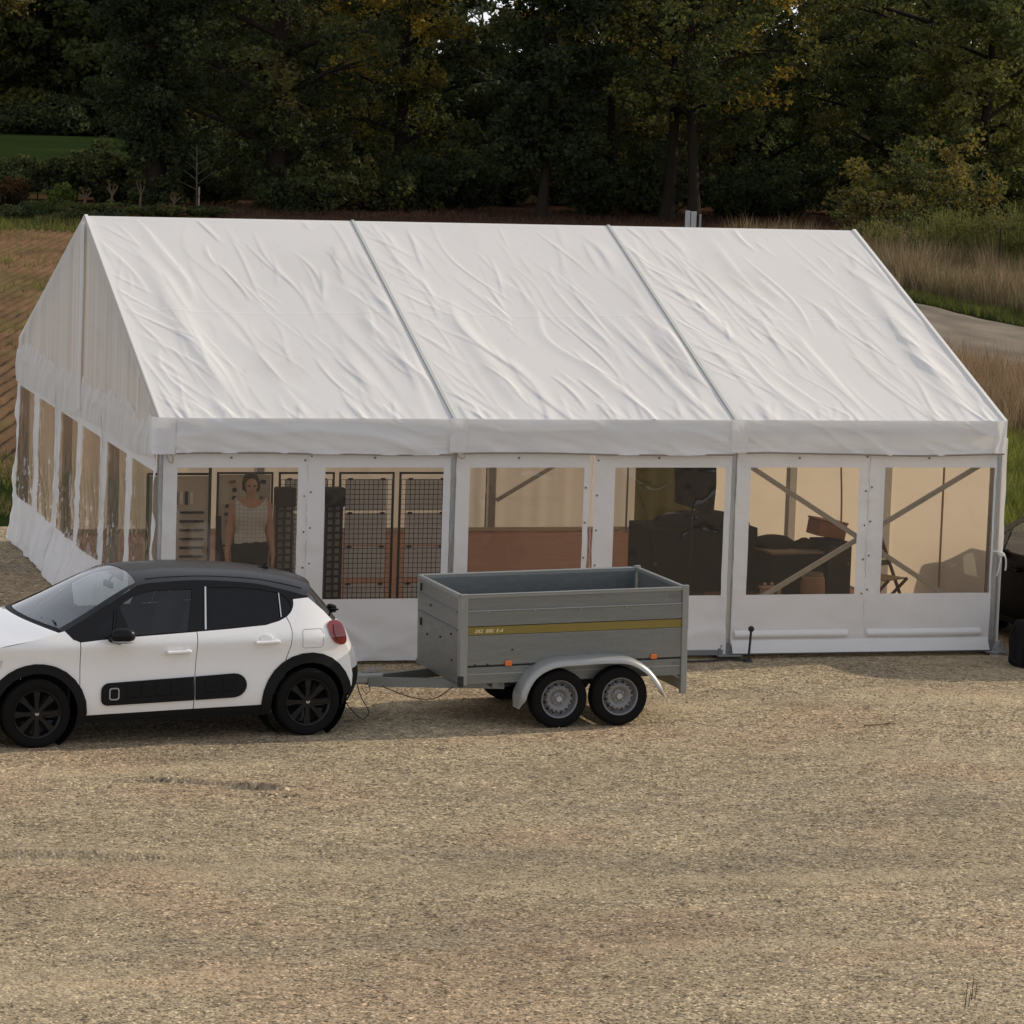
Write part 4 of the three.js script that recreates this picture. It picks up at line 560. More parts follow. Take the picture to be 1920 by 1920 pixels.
// ---------------------------------------------------------------- what stands inside the tent
const DECK = 0.105;
const blackSteel = std(rgb(0.016, 0.014, 0.013), 0.5, 0.3);
const paper = std(rgb(0.80, 0.79, 0.78), 0.8);
const boardTan = std(rgb(0.62, 0.54, 0.45), 0.85);
{ // wire grid stands with pale sheets clipped to them
  const wires = (w, h, n, m) => { const g = []; for (let i = 0; i <= n; i++) g.push(box(0.005, h, 0.005, -w / 2 + (w * i) / n, h / 2, 0)); for (let j = 0; j <= m; j++) g.push(box(w, 0.005, 0.005, 0, (h * j) / m, 0.005)); return merge(g); };
  const wg = wires(0.55, 1.56, 11, 30);
  const frame = merge([rbox(0.022, 1.62, 0.022, 0.005, -0.288, 0.83, 0), rbox(0.022, 1.62, 0.022, 0.005, 0.288, 0.83, 0), rbox(0.598, 0.022, 0.022, 0.005, 0, 1.63, 0), rbox(0.598, 0.022, 0.022, 0.005, 0, 0.05, 0), box(0.03, 0.02, 0.4, -0.27, 0.012, 0), box(0.03, 0.02, 0.4, 0.27, 0.012, 0)]);
  const stand = (x, label, sheets, w = 0.44) => {
    const t = thing('display_stand', label, 'display stand', [x, DECK, -1.6], 0);
    mesh('frame', frame, blackSteel, t); mesh('wire_grid', wg, blackSteel, t);
    sheets.forEach(([y, h], i) => {
      const s = mesh('paper_sheet', sheet(range(-w / 2, w / 2, 8), range(0, 1, 8), (u, v) => [u + 0.004 * (i % 2), y - h * v, -0.016 - 0.006 * Math.sin(v * 3 + i) * (0.5 + u)]), paper, t);
      for (const q of [-1, 1]) mesh('clip', rbox(0.05, 0.022, 0.02, 0.005, q * (w / 2 - 0.045), y + 0.002, 0.006), blackSteel, s);
    });
    return t;
  };
  const four = [[1.565, 0.335], [1.205, 0.335], [0.85, 0.335], [0.455, 0.335]];
  stand(2.515, 'wire grid stand with four pale sheets in the middle of the second window', four);
  stand(3.165, 'wire grid stand cut off by the right edge of the second window', four);
  stand(1.87, 'wire grid stand half hidden by the cloth between the first two windows', four, 0.46);
  { // board with rows of dark slots, far left
    const t = thing('slotted_board', 'pale display board with rows of dark slots, in the left half of the first window', 'display board', [0.52, DECK, -1.6], 0);
    mesh('board', rbox(0.62, 1.55, 0.02, 0.004, 0, 0.82, -0.02), boardTan, t);
    mesh('frame', [box(0.66, 0.024, 0.03, 0, 1.62, 0), rbox(0.03, 1.95, 0.03, 0.006, 0.325, 0.97, 0), rbox(0.03, 1.62, 0.03, 0.006, -0.325, 0.81, 0)], blackSteel, t);
    for (let i = 0; i < 9; i++) { mesh('slot', rbox(0.25, 0.022, 0.03, 0.006, 0.14, 1.22 - i * 0.092, 0.006), blackSteel, t); mesh('slot', rbox(0.06, 0.022, 0.03, 0.006, -0.19 + 0.01 * hash(i, 3), 1.22 - i * 0.092, 0.006), blackSteel, t); }
    for (let i = 0; i < 4; i++) { mesh('slot', rbox(0.065, 0.02, 0.03, 0.006, -0.18, 1.55 - i * 0.085, 0.006), blackSteel, t); mesh('tag', box(0.03, 0.14 - 0.02 * (i % 2), 0.012, -0.03 + i * 0.055, 1.37, 0.0), i % 2 ? paper : blackSteel, t); }
  }
  { // board behind the person with small dark goods
    const t = thing('goods_board', 'pale board hung with small dark goods behind the standing person', 'display board', [1.215, DECK, -1.6], 0);
    mesh('board', rbox(0.55, 1.56, 0.016, 0.004, 0, 0.83, -0.02), boardTan, t);
    mesh('frame', frame, blackSteel, t);
    const r = mulberry(5);
    for (let i = 0; i < 26; i++) { const col = i % 2 ? 0.20 - 0.11 * r() : -0.22 + 0.12 * r(), y = 1.54 - Math.floor(i / 2) * 0.085; mesh('hook_item', rbox(0.03 + 0.05 * r(), 0.025 + 0.02 * r(), 0.03, 0.008, col, y, 0.006, 0, 0, r() - 0.5), i % 5 === 0 ? std(rgb(0.22, 0.12, 0.07), 0.8) : blackSteel, t); }
    mesh('lower_box', rbox(0.12, 0.12, 0.1, 0.02, -0.20, 0.80, 0.05), std(rgb(0.5, 0.44, 0.36), 0.8), t);
  }
  for (const [x, l] of [[1.60, 'black plastic lattice tower at the right edge of the first window'], [2.13, 'black plastic lattice tower at the left edge of the second window']]) {
    const t = thing('lattice_tower', l, 'rack', [x, DECK, -1.42], 0.1), g = [];
    for (const q of [-1, 0, 1]) g.push(box(0.022, 1.34, 0.02, q * 0.082, 0.67, 0));
    for (let j = 0; j < 17; j++) g.push(box(0.186, 0.022, 0.022, 0, 0.03 + j * 0.0765, 0.002));
    mesh('lattice', g, blackSteel, t);
    mesh('lattice_back', rbox(0.186, 1.3, 0.01, 0.003, 0, 0.66, -0.09), std(rgb(0.36, 0.34, 0.32), 0.8), t);
    mesh('hood', rbox(0.20, 0.20, 0.16, 0.02, 0.01, 1.40, -0.03), blackSteel, t);
  }
  { const t = thing('draped_pole', 'slim dark stand with a hanging strap left of the standing person', 'stand', [0.94, DECK, -1.45], 0); mesh('pole', tube([[-0.03, 1.2, 0], [-0.02, 0.95, 0], [0.03, 0.7, 0], [0.05, 0.45, 0.02], [0.04, 0.02, 0]], 0.03, 30, 8), std(rgb(0.035, 0.03, 0.028), 0.9), t); mesh('foot', cyl(0.12, 0.1, 0.03, 20, 0.04, 0.015, 0), blackSteel, t); }
}
// ---------------------------------------------------------------- the person
function fieldMesh(dist, lo, hi, res) { // surface where dist = 0
  const mc = new MarchingCubes(res, new THREE.MeshBasicMaterial(), false, false, 90000), h = res / 2;
  mc.isolation = 0;
  for (let k = 0; k < res; k++) for (let j = 0; j < res; j++) for (let i = 0; i < res; i++) {
    const x = lerp(lo[0], hi[0], ((i - h) / h + 1) / 2), y = lerp(lo[1], hi[1], ((j - h) / h + 1) / 2), z = lerp(lo[2], hi[2], ((k - h) / h + 1) / 2);
    mc.field[i + j * res + k * res * res] = -dist(x, y, z);
  }
  mc.update();
  const n = mc.count, p = mc.positionArray.slice(0, n * 3);
  for (let i = 0; i < n; i++) for (let c = 0; c < 3; c++) p[i * 3 + c] = lerp(lo[c], hi[c], (p[i * 3 + c] + 1) / 2);
  let g = new THREE.BufferGeometry(); g.setAttribute('position', new THREE.BufferAttribute(p, 3)); g = mergeVertices(g, 1e-5); g.computeVertexNormals();
  // outward facing
  return g;
}
const cone = (a, b, ra, rb, sx = 1, sz = 1) => ({ a, b, ra, rb, sx, sz });
function capsuleField(prims, k) {
  return (x, y, z) => {
    let s = 1e3;
    for (const { a, b, ra, rb, sx, sz } of prims) {
      const dx = b[0] - a[0], dy = b[1] - a[1], dz = b[2] - a[2], t = clamp(((x - a[0]) * dx + (y - a[1]) * dy + (z - a[2]) * dz) / (dx * dx + dy * dy + dz * dz + 1e-9));
      const d = Math.hypot((x - a[0] - dx * t) / sx, y - a[1] - dy * t, (z - a[2] - dz * t) / sz) - lerp(ra, rb, t), h = clamp(0.5 + 0.5 * (s - d) / k);
      s = lerp(s, d, h) - k * h * (1 - h);
    }
    return s;
  };
}
{
  const t = thing('person', 'person in pale checked sleeveless top and dark jeans standing inside the tent', 'person', [1.16, DECK, -1.05], -0.12);
  const skin = std(rgb(0.47, 0.26, 0.18), 0.6), torso = [cone([-0.06, 1.00, 0], [0.06, 1.00, 0], 0.105, 0.105, 1, 0.9), cone([0, 1.05, 0], [0, 1.22, 0.01], 0.115, 0.13, 1.08, 0.85), cone([-0.07, 1.27, 0.015], [0.07, 1.27, 0.015], 0.115, 0.115, 1, 0.92), cone([-0.12, 1.36, -0.005], [0.12, 1.36, -0.005], 0.065, 0.065)];
  const arms = []; for (const s of [-1, 1]) arms.push(cone([s * 0.165, 1.365, -0.005], [s * 0.205, 1.10, -0.02], 0.052, 0.041), cone([s * 0.205, 1.10, -0.02], [s * 0.232, 0.86, 0.035], 0.041, 0.027));
  const legs = []; for (const s of [-1, 1]) legs.push(cone([s * 0.085, 0.90, 0], [s * 0.095, 0.48, 0.015], 0.088, 0.055), cone([s * 0.095, 0.48, 0.012], [s * 0.10, 0.09, -0.01], 0.052, 0.036), cone([s * 0.1, 0.045, -0.03], [s * 0.115, 0.035, 0.12], 0.038, 0.028));
  const body = fieldMesh(capsuleField([...torso, ...arms, ...legs, cone([0, 1.36, 0], [0, 1.47, 0.01], 0.056, 0.05)], 0.03), [-0.5, -0.05, -0.5], [0.5, 1.75, 0.5], 128);
  const headPr = [cone([0, 1.585, -0.012], [0, 1.60, -0.015], 0.083, 0.083, 0.88, 1.05), cone([0, 1.52, 0.03], [0, 1.50, 0.035], 0.055, 0.042, 0.95, 0.9), cone([0, 1.575, 0.085], [0, 1.545, 0.097], 0.009, 0.014), cone([-0.03, 1.590, 0.068], [0.03, 1.590, 0.068], 0.013, 0.013), cone([-0.018, 1.512, 0.082], [0.018, 1.512, 0.082], 0.008, 0.008), cone([-0.076, 1.575, -0.01], [-0.078, 1.545, -0.008], 0.014, 0.009, 0.6), cone([0.076, 1.575, -0.01], [0.078, 1.545, -0.008], 0.014, 0.009, 0.6), cone([0, 1.40, 0], [0, 1.50, 0.008], 0.05, 0.048)];
  const head = fieldMesh(capsuleField(headPr, 0.014), [-0.14, 1.40, -0.14], [0.14, 1.72, 0.14], 84);
  const hands = [];
  for (const s of [-1, 1]) {
    const W = [s * 0.232, 0.86, 0.035], pr = [cone([W[0], W[1] + 0.02, W[2]], [W[0] + s * 0.003, W[1] - 0.02, W[2] + 0.004], 0.025, 0.024), cone([W[0], W[1] - 0.04, W[2] - 0.02], [W[0] + s * 0.004, W[1] - 0.085, W[2] - 0.022], 0.017, 0.015), cone([W[0], W[1] - 0.04, W[2] + 0.015], [W[0] + s * 0.004, W[1] - 0.085, W[2] + 0.02], 0.018, 0.015)];
    [[-0.03, 0.055, 0.0078], [-0.008, 0.068, 0.0086], [0.013, 0.072, 0.0088], [0.033, 0.064, 0.0086]].forEach(([dz, L, r]) => { const a = [W[0] + s * 0.004, W[1] - 0.09, W[2] + dz], b = [a[0] - s * 0.006, a[1] - L * 0.45, a[2] + 0.004], c = [b[0] - s * 0.014, b[1] - L * 0.32, b[2] + 0.003], d = [c[0] - s * 0.014, c[1] - L * 0.18, c[2] + 0.001]; pr.push(cone(a, b, r, r * 0.95), cone(b, c, r * 0.95, r * 0.88), cone(c, d, r * 0.88, r * 0.75)); });
    pr.push(cone([W[0] - s * 0.004, W[1] - 0.03, W[2] + 0.03], [W[0] - s * 0.012, W[1] - 0.065, W[2] + 0.056], 0.0115, 0.010), cone([W[0] - s * 0.012, W[1] - 0.065, W[2] + 0.056], [W[0] - s * 0.018, W[1] - 0.095, W[2] + 0.06], 0.010, 0.0075));
    hands.push(fieldMesh(capsuleField(pr, 0.006), [W[0] - 0.12, W[1] - 0.20, W[2] - 0.12], [W[0] + 0.12, W[1] + 0.04, W[2] + 0.12], 90));
  }
  mesh('body', [body, head, ...hands], skin, t);
  const checks = dataTex(64, (i, j) => { const a = i % 16 < 2 || j % 16 < 2 ? 0.36 : 0.56; return [a, a * 0.97, a * 0.92]; }, true);
  let top = fieldMesh((x, y, z) => Math.max(capsuleField([...torso, cone([-0.13, 1.385, 0], [-0.085, 1.43, -0.01], 0.045, 0.03), cone([0.13, 1.385, 0], [0.085, 1.43, -0.01], 0.045, 0.03)], 0.03)(x, y, z) - 0.014 - 0.006 * (fbm(x * 14 + 3, y * 9, 2) - 0.5), 0.985 + 0.012 * Math.sin(x * 9) - y, y - 1.345 - 4.2 * x * x, Math.abs(x) - 0.165), [-0.3, 0.9, -0.3], [0.3, 1.5, 0.3], 100);
  { const p = top.attributes.position, uv = new Float32Array(p.count * 2); for (let i = 0; i < p.count; i++) { uv[i * 2] = p.getX(i) * 6; uv[i * 2 + 1] = p.getY(i) * 6; } top.setAttribute('uv', new THREE.BufferAttribute(uv, 2)); }
  mesh('top', top, std(0xffffff, 0.85, 0, { map: checks }), t);
  const jeansPr = [cone([-0.05, 0.98, 0], [0.05, 0.98, 0], 0.112, 0.112, 1, 0.92), cone([-0.06, 0.92, -0.005], [0.06, 0.92, -0.005], 0.115, 0.115, 1, 0.95), ...legs.filter((_, i) => i % 3 < 2).map((c) => ({ ...c, ra: c.ra + 0.012, rb: c.rb + 0.018 }))];
  mesh('jeans', fieldMesh((x, y, z) => Math.max(capsuleField(jeansPr, 0.025)(x, y, z) - 0.006 - 0.006 * (fbm(x * 10, y * 16, 2) - 0.5), y - 1.03, 0.07 - y), [-0.4, 0, -0.4], [0.4, 1.1, 0.4], 100), std(rgb(0.022, 0.024, 0.032), 0.9), t);
  const hairF = capsuleField([cone([0, 1.61, -0.03], [0, 1.60, -0.045], 0.092, 0.085, 0.93, 1), cone([0, 1.55, -0.07], [0, 1.50, -0.085], 0.06, 0.045, 1.1, 0.8), cone([-0.07, 1.59, 0.0], [-0.072, 1.53, -0.005], 0.022, 0.016), cone([0.07, 1.59, 0.0], [0.072, 1.53, -0.005], 0.022, 0.016)], 0.02);
  mesh('hair', fieldMesh((x, y, z) => Math.max(hairF(x, y, z) - 0.004 * fbm(x * 60, y * 20, 2), -(Math.hypot(x / 0.068, (y - 1.565) / 0.085, (z - 0.09) / 0.085) - 1) * 0.05), [-0.16, 1.4, -0.18], [0.16, 1.72, 0.14], 80), std(rgb(0.018, 0.011, 0.008), 0.6), t);
  for (const s of [-1, 1]) mesh('eye', place(new THREE.SphereGeometry(0.011, 12, 8), s * 0.030, 1.574, 0.072), std(rgb(0.05, 0.035, 0.03), 0.3), t);
  mesh('shoes', fieldMesh(capsuleField([cone([-0.1, 0.05, -0.035], [-0.117, 0.04, 0.13], 0.046, 0.038), cone([0.1, 0.05, -0.035], [0.117, 0.04, 0.13], 0.046, 0.038)], 0.01), [-0.25, -0.1, -0.25], [0.25, 0.4, 0.25], 70), std(rgb(0.05, 0.05, 0.05), 0.7), t);
}
// ---------------------------------------------------------------- furniture in the right half
{
  const clothDark = std(rgb(0.020, 0.017, 0.016), 0.95), tableTop = std(rgb(0.16, 0.125, 0.09), 0.6), woodRed = std(rgb(0.22, 0.085, 0.045), 0.6), woodPale = std(rgb(0.42, 0.29, 0.19), 0.7);
  const drape = (t, w, h, d, seed) => { const per = 2 * (w + d); mesh('drape', sheet(range(0, per, 160), range(0, 1, 10), (s, v) => { let x, z, nx = 0, nz = 0; if (s < w) { x = -w / 2 + s; z = d / 2; nz = 1; } else if (s < w + d) { x = w / 2; z = d / 2 - (s - w); nx = 1; } else if (s < 2 * w + d) { x = w / 2 - (s - w - d); z = -d / 2; nz = -1; } else { x = -w / 2; z = -d / 2 + (s - 2 * w - d); nx = -1; } const f = 0.03 * v * (vnoise(s * 9 + seed, v) - 0.3); return [x + nx * f, h - 0.02 - (h - 0.03) * v, z + nz * f]; }), clothDark, t); };
  { const t = thing('table', 'long table under a dark cloth to the floor, seen through the fourth window', 'table', [7.02, DECK, -4.1], 0.04); mesh('table_top', rbox(1.3, 0.03, 0.75, 0.008, 0, 0.72, 0), clothDark, t); drape(t, 1.3, 0.73, 0.75, 3); }
  { const t = thing('table', 'lower dark-skirted table with a brown top, seen through the fifth window', 'table', [8.02, DECK, -3.75], 0.08); mesh('table_top', rbox(0.74, 0.03, 0.9, 0.008, 0, 0.50, 0), tableTop, t); drape(t, 0.74, 0.5, 0.9, 8); }
  { const t = thing('cabinet', 'black boxy cabinet at the right end of the tables in the fifth window', 'cabinet', [8.50, DECK, -3.55], 0.05); mesh('carcass', rbox(0.32, 0.62, 0.5, 0.012, 0, 0.31, 0), clothDark, t); mesh('door', rbox(0.29, 0.56, 0.015, 0.006, 0, 0.31, 0.254), blackSteel, t); mesh('knob', place(new THREE.SphereGeometry(0.012, 10, 8), 0.11, 0.38, 0.27), aluDull, t); }
  { // heaped things on the tables
    const lump = (name, label, cat, x, y, z, sx, sy, sz, mat, seed) => { const g = new THREE.IcosahedronGeometry(1, 4), p = g.attributes.position; for (let i = 0; i < p.count; i++) { const a = p.getX(i), b = p.getY(i), c = p.getZ(i), k = 0.78 + 0.4 * fbm(a * 2 + seed, b * 2.2 + c * 1.7, 3); p.setXYZ(i, a * k * sx, Math.max(-0.25, b * k) * sy, c * k * sz); } const m = mesh(name, toCreasedNormals(mergeVertices(g.deleteAttribute('normal').deleteAttribute('uv'), 1e-4), 0.9), mat); m.position.set(x, y + 0.25 * sy, z); tag(m, label, cat); return m; };
    lump('folded_jacket', 'dark jacket heaped on the brown table top in the fifth window', 'jacket', 7.90, 0.62, -3.80, 0.27, 0.10, 0.24, std(rgb(0.018, 0.015, 0.014), 0.95), 3);
    lump('soft_bag', 'small dark bag on the brown table beside the jacket', 'bag', 8.20, 0.62, -3.62, 0.13, 0.10, 0.10, std(rgb(0.03, 0.022, 0.018), 0.9), 12);
    lump('coat', 'black coat thrown over the dark table in the fourth window', 'coat', 7.05, 0.84, -4.0, 0.52, 0.15, 0.28, std(rgb(0.022, 0.019, 0.018), 0.95), 21);
    lump('scarf', 'flat dark scarf lying at the front of the dark table', 'scarf', 7.38, 0.84, -3.85, 0.22, 0.08, 0.15, std(rgb(0.035, 0.028, 0.024), 0.95), 33);
    { const t = thing('wooden_box', 'orange-brown wooden box tilted on top of the black cabinet', 'box', [8.45, 0.745, -3.6], 0.1); t.rotation.z = -0.16; mesh('box_body', rbox(0.36, 0.17, 0.3, 0.008, 0, 0.10, 0), woodRed, t); mesh('box_lid', rbox(0.375, 0.025, 0.315, 0.006, 0, 0.20, 0), woodRed, t); }
    { const t = thing('wooden_toy', 'small pale wooden castle-shaped block on the deck under the fifth window', 'wooden block', [7.62, DECK, -3.1], 0.1); mesh('base', rbox(0.26, 0.07, 0.12, 0.01, 0, 0.035, 0), woodPale, t); for (const x of [-0.08, 0.0, 0.09]) mesh('block', rbox(0.055, 0.07, 0.1, 0.012, x, 0.10, 0), woodPale, t); mesh('roof', rbox(0.2, 0.03, 0.11, 0.01, -0.02, 0.145, 0), woodPale, t); for (const x of [-0.07, 0.02]) mesh('knob', place(new THREE.SphereGeometry(0.022, 10, 8), x, 0.18, 0), woodPale, t); }
    { const t = thing('drum_stool', 'round brown stool standing before the black cabinet', 'stool', [8.17, DECK, -3.2], 0); mesh('shell', new THREE.LatheGeometry([[0, 0.0], [0.13, 0.0], [0.145, 0.08], [0.13, 0.24], [0.12, 0.26], [0, 0.265]].map((p) => new THREE.Vector2(p[0], p[1])), 32), std(rgb(0.30, 0.18, 0.11), 0.7), t); mesh('cushion', cyl(0.12, 0.11, 0.03, 28, 0, 0.28, 0), tableTop, t); }
  }
  { // folding chair facing the gable
    const t = thing('folding_chair', 'brown slatted folding chair in the left part of the last window on the right', 'chair', [8.42, DECK, -1.72], 0.55);
    const m = std(rgb(0.085, 0.055, 0.035), 0.6);
    for (const s of [-1, 1]) { mesh('leg', beam([s * 0.2, 0.0, 0.22], [s * 0.2, 0.86, -0.2], 0.024, 0.03), m, t); mesh('leg', beam([s * 0.17, 0.0, -0.24], [s * 0.17, 0.46, 0.2], 0.024, 0.03), m, t); }
    for (let i = 0; i < 5; i++) mesh('seat_slat', rbox(0.38, 0.016, 0.06, 0.005, 0, 0.455, -0.16 + i * 0.075), std(rgb(0.24, 0.16, 0.10), 0.6), t);
    for (const y of [0.60, 0.68, 0.76, 0.83]) mesh('back_slat', rbox(0.42, 0.06, 0.014, 0.005, 0, y, -0.19 + (0.8 - y) * 0.48), m, t);
    mesh('rail', rod([-0.2, 0.2, 0.12], [0.2, 0.2, 0.12], 0.01), m, t);
  }
  { const t = thing('bag', 'dark bag on the deck under the slatted folding chair', 'bag', [8.30, DECK, -1.55], 0.3); const g = new RoundedBoxGeometry(0.32, 0.24, 0.2, 5, 0.08), p = g.attributes.position; for (let i = 0; i < p.count; i++) p.setX(i, p.getX(i) * (1 - 0.25 * (p.getY(i) + 0.12))); mesh('sack', place(g, 0, 0.12, 0), clothDark, t); mesh('handle', place(new THREE.TorusGeometry(0.07, 0.01, 6, 18, Math.PI), 0, 0.23, 0), clothDark, t); }
  { // olive curtain and black banner seen through the fourth window
    const t = thing('olive_curtain', 'olive green curtain hanging in front of the back wall, seen through the fourth window', 'curtain', [8.23, 0, -8.72], 0);
    mesh('cloth', sheet(range(-0.40, 0.40, 60), range(0.2, 2.2, 20), (x, y) => [x, y, 0.02 * Math.sin(x * 26 + Math.sin(y * 2)) + 0.01 * vnoise(x * 9, y * 2)]), phys(rgb(0.13, 0.12, 0.022), 0.95, { transmission: 0.4, thickness: 0, side: THREE.DoubleSide }), t);
    mesh('rail', rod([-0.5, 2.22, 0], [0.5, 2.22, 0], 0.014), aluDull, t); for (const s of [-1, 1]) mesh('upright', rod([s * 0.5, 0.1, 0], [s * 0.5, 2.22, 0], 0.014), aluDull, t);
  }
  { const t = thing('hanging_coat', 'black coat on a tall stand in the right part of the fourth window', 'coat stand', [6.82, DECK, -3.55], -0.2); mesh('pole', rod([0, 0, -0.06], [0, 1.78, -0.06], 0.016), blackSteel, t); mesh('foot', cyl(0.18, 0.15, 0.03, 20, 0, 0.015, -0.06), blackSteel, t); mesh('coat', sheet(range(0, 1, 48), range(0, 1, 30), (u, v) => { const a = u * Math.PI * 2, w = lerp(0.09, 0.24, smooth(0, 0.25, v)) * (1 - 0.12 * smooth(0.5, 1, v)), f = 1 + 0.12 * Math.sin(a * 5 + v * 2) * v; return [Math.cos(a) * w * f, 1.74 - 0.75 * v - 0.07 * Math.cos(a), Math.sin(a) * 0.1 * f]; }), std(rgb(0.014, 0.013, 0.013), 0.9, 0, { side: THREE.DoubleSide }), t); }
}
// ---------------------------------------------------------------- small things around the tent
{ // rucksack at the right edge
  const t = thing('rucksack', 'black rucksack standing on the gravel at the right front corner of the tent', 'rucksack', [9.06, 0.0, 0.80], 0.1), m = std(rgb(0.012, 0.012, 0.013), 0.9);
  const g = new RoundedBoxGeometry(0.40, 0.48, 0.24, 6, 0.06), p = g.attributes.position; for (let i = 0; i < p.count; i++) { const y = p.getY(i); p.setX(i, p.getX(i) * (1 - 0.22 * Math.max(0, y) / 0.24) + 0.03 * y); p.setZ(i, p.getZ(i) * (1 - 0.2 * y)); } g.computeVertexNormals();
  mesh('pack', place(g, 0, 0.245, 0), m, t); mesh('pocket', rbox(0.27, 0.22, 0.08, 0.035, 0, 0.16, 0.14), m, t);
  mesh('handle', place(new THREE.TorusGeometry(0.045, 0.01, 8, 18, Math.PI), 0.0, 0.475, -0.03), m, t);
  mesh('strap', tube([[-0.16, 0.42, -0.06], [-0.24, 0.3, 0.0], [-0.22, 0.08, 0.05], [-0.12, 0.0, 0.14], [-0.03, 0.01, 0.2]], 0.012, 30, 6), m, t);
}
{ // crumpled clear plastic next to the rucksack
  const g = sheet(range(0, 1, 24), range(0, 1, 24), (u, v) => { const a = u * 6.283, r = 0.08 * (1 - v * 0.5) * (0.8 + 0.5 * vnoise(u * 6 % 6, v * 5)); return [Math.cos(a) * r, 0.22 * v, Math.sin(a) * r * 0.8]; });
  const m = mesh('plastic_sack', g, phys(rgb(0.92, 0.92, 0.9), 0.12, { transmission: 0.95, thickness: 0, side: THREE.DoubleSide })); m.position.set(8.86, 0.01, 0.45); tag(m, 'crumpled clear plastic sack between the tent corner and the black rucksack', 'plastic sack');
}
{ const t = thing('ground_stake', 'dark iron stake with a knobbed top at the foot of a tent post', 'stake', [6.14, 0, 0.30], 0); mesh('shaft', rod([0, -0.02, 0], [0.02, 0.33, 0], 0.014, 0.013), blackIron, t); mesh('knob', place(new THREE.SphereGeometry(0.032, 14, 10), 0.02, 0.345, 0), blackIron, t); mesh('foot', cyl(0.06, 0.02, 0.04, 10, 0, 0.015, 0), blackIron, t); }
{ const g = tube([[5.2, 0.02, 0.30], [5.6, 0.02, 0.33], [5.9, 0.02, 0.24], [6.08, 0.02, 0.28], [6.2, 0.015, 0.22]], 0.011, 40, 6); tag(mesh('cable', g, blackIron), 'black cable lying on the gravel along the foot of the tent', 'cable'); }
{ // stick, tufts on the yard
  tag(mesh('stick', [rod([6.0, 0.012 + yardH(6.0, 3.9), 3.9], [6.35, 0.016 + yardH(6.3, 3.9), 3.82], 0.009, 0.005, 6), rod([6.2, 0.015 + yardH(6.2, 3.86), 3.86], [6.3, 0.05 + yardH(6.2, 3.86), 3.9], 0.005, 0.003, 5)], std(rgb(0.18, 0.11, 0.06), 0.9)), 'short brown twig lying on the gravel right of the trailer', 'twig');
}
// ---------------------------------------------------------------- plants
const leafMat = (tr = 0.32) => phys(0xffffff, 0.9, { vertexColors: true, transmission: tr, thickness: 0, side: THREE.DoubleSide, specularIntensity: 0.2 });
const LEAF = leafMat(0.48), BLADE = leafMat(0.3);
const barkMat = std(rgb(0.038, 0.029, 0.021), 0.95, 0, { bumpMap: repeat(grainTex, 1, 3), bumpScale: 0.04 });
const barkPale = std(rgb(0.14, 0.10, 0.065), 0.9);
// leaves as small folded rhombs; spots: [x, y, z, radius, tone 0..1]
function leaves(spots, per, size, tones, r, flat = 0.75) {
  const n = spots.length * per, pos = new Float32Array(n * 18), col = new Float32Array(n * 18), nor = new Float32Array(n * 18); let k = 0;
  const a = V(0, 0, 0), b = V(0, 0, 0), q = V(0, 0, 0), nn = V(0, 0, 0);
  for (const [cx, cy, cz, R, tone] of spots) {
    const ta = tones[Math.min(tones.length - 1, Math.floor(tone * tones.length))];
    for (let i = 0; i < per; i++) {
      let x, y, z, d; do { x = r() * 2 - 1; y = r() * 2 - 1; z = r() * 2 - 1; d = x * x + y * y + z * z; } while (d > 1); const sh = 0.55 + 0.45 * Math.pow(r(), 0.5) / Math.max(0.3, Math.sqrt(d)) * 0.6;
      q.set(cx + x * R * sh * 1.15, cy + y * R * sh * flat, cz + z * R * sh * 1.15);
      const th = r() * 6.283, ph = Math.acos(r() * 2 - 1), s = size * (0.6 + 0.8 * r());
      a.set(Math.sin(ph) * Math.cos(th), Math.cos(ph) * 0.6 - 0.2, Math.sin(ph) * Math.sin(th)).normalize(); b.set(r() - 0.5, r() - 0.5, r() - 0.5).cross(a).normalize(); nn.copy(a).cross(b); const w = s * 0.36, f = s * 0.12;
      const P = [[q.x - a.x * s / 2, q.y - a.y * s / 2, q.z - a.z * s / 2], [q.x + b.x * w + nn.x * f, q.y + b.y * w + nn.y * f, q.z + b.z * w + nn.z * f], [q.x + a.x * s / 2, q.y + a.y * s / 2, q.z + a.z * s / 2], [q.x - b.x * w + nn.x * f, q.y - b.y * w + nn.y * f, q.z - b.z * w + nn.z * f]];
      const v = 0.7 + 0.6 * r(), c = [ta[0] * v * (0.9 + 0.2 * r()), ta[1] * v, ta[2] * v];
      for (const id of [0, 1, 2, 0, 2, 3]) { pos.set(P[id], k); col.set(c, k); nor.set([-nn.x, -nn.y, -nn.z], k); k += 3; }
    }
  }
  const g = new THREE.BufferGeometry(); g.setAttribute('position', new THREE.BufferAttribute(pos, 3)); g.setAttribute('normal', new THREE.BufferAttribute(nor, 3)); g.setAttribute('color', new THREE.BufferAttribute(col, 3)); return g;
}
const GREEN = [[0.060, 0.078, 0.022], [0.09, 0.106, 0.027], [0.15, 0.148, 0.036]], DARK = [[0.046, 0.062, 0.023], [0.064, 0.081, 0.026], [0.088, 0.095, 0.03]], GOLD = [[0.075, 0.08, 0.02], [0.21, 0.17, 0.028], [0.36, 0.25, 0.035]], MIX = [[0.054, 0.068, 0.021], [0.084, 0.094, 0.025], [0.14, 0.115, 0.03]], BRIGHT = [[0.12, 0.15, 0.024], [0.19, 0.22, 0.032], [0.26, 0.25, 0.05]], STRAW = [[0.30, 0.21, 0.12], [0.40, 0.29, 0.16], [0.22, 0.14, 0.08]];
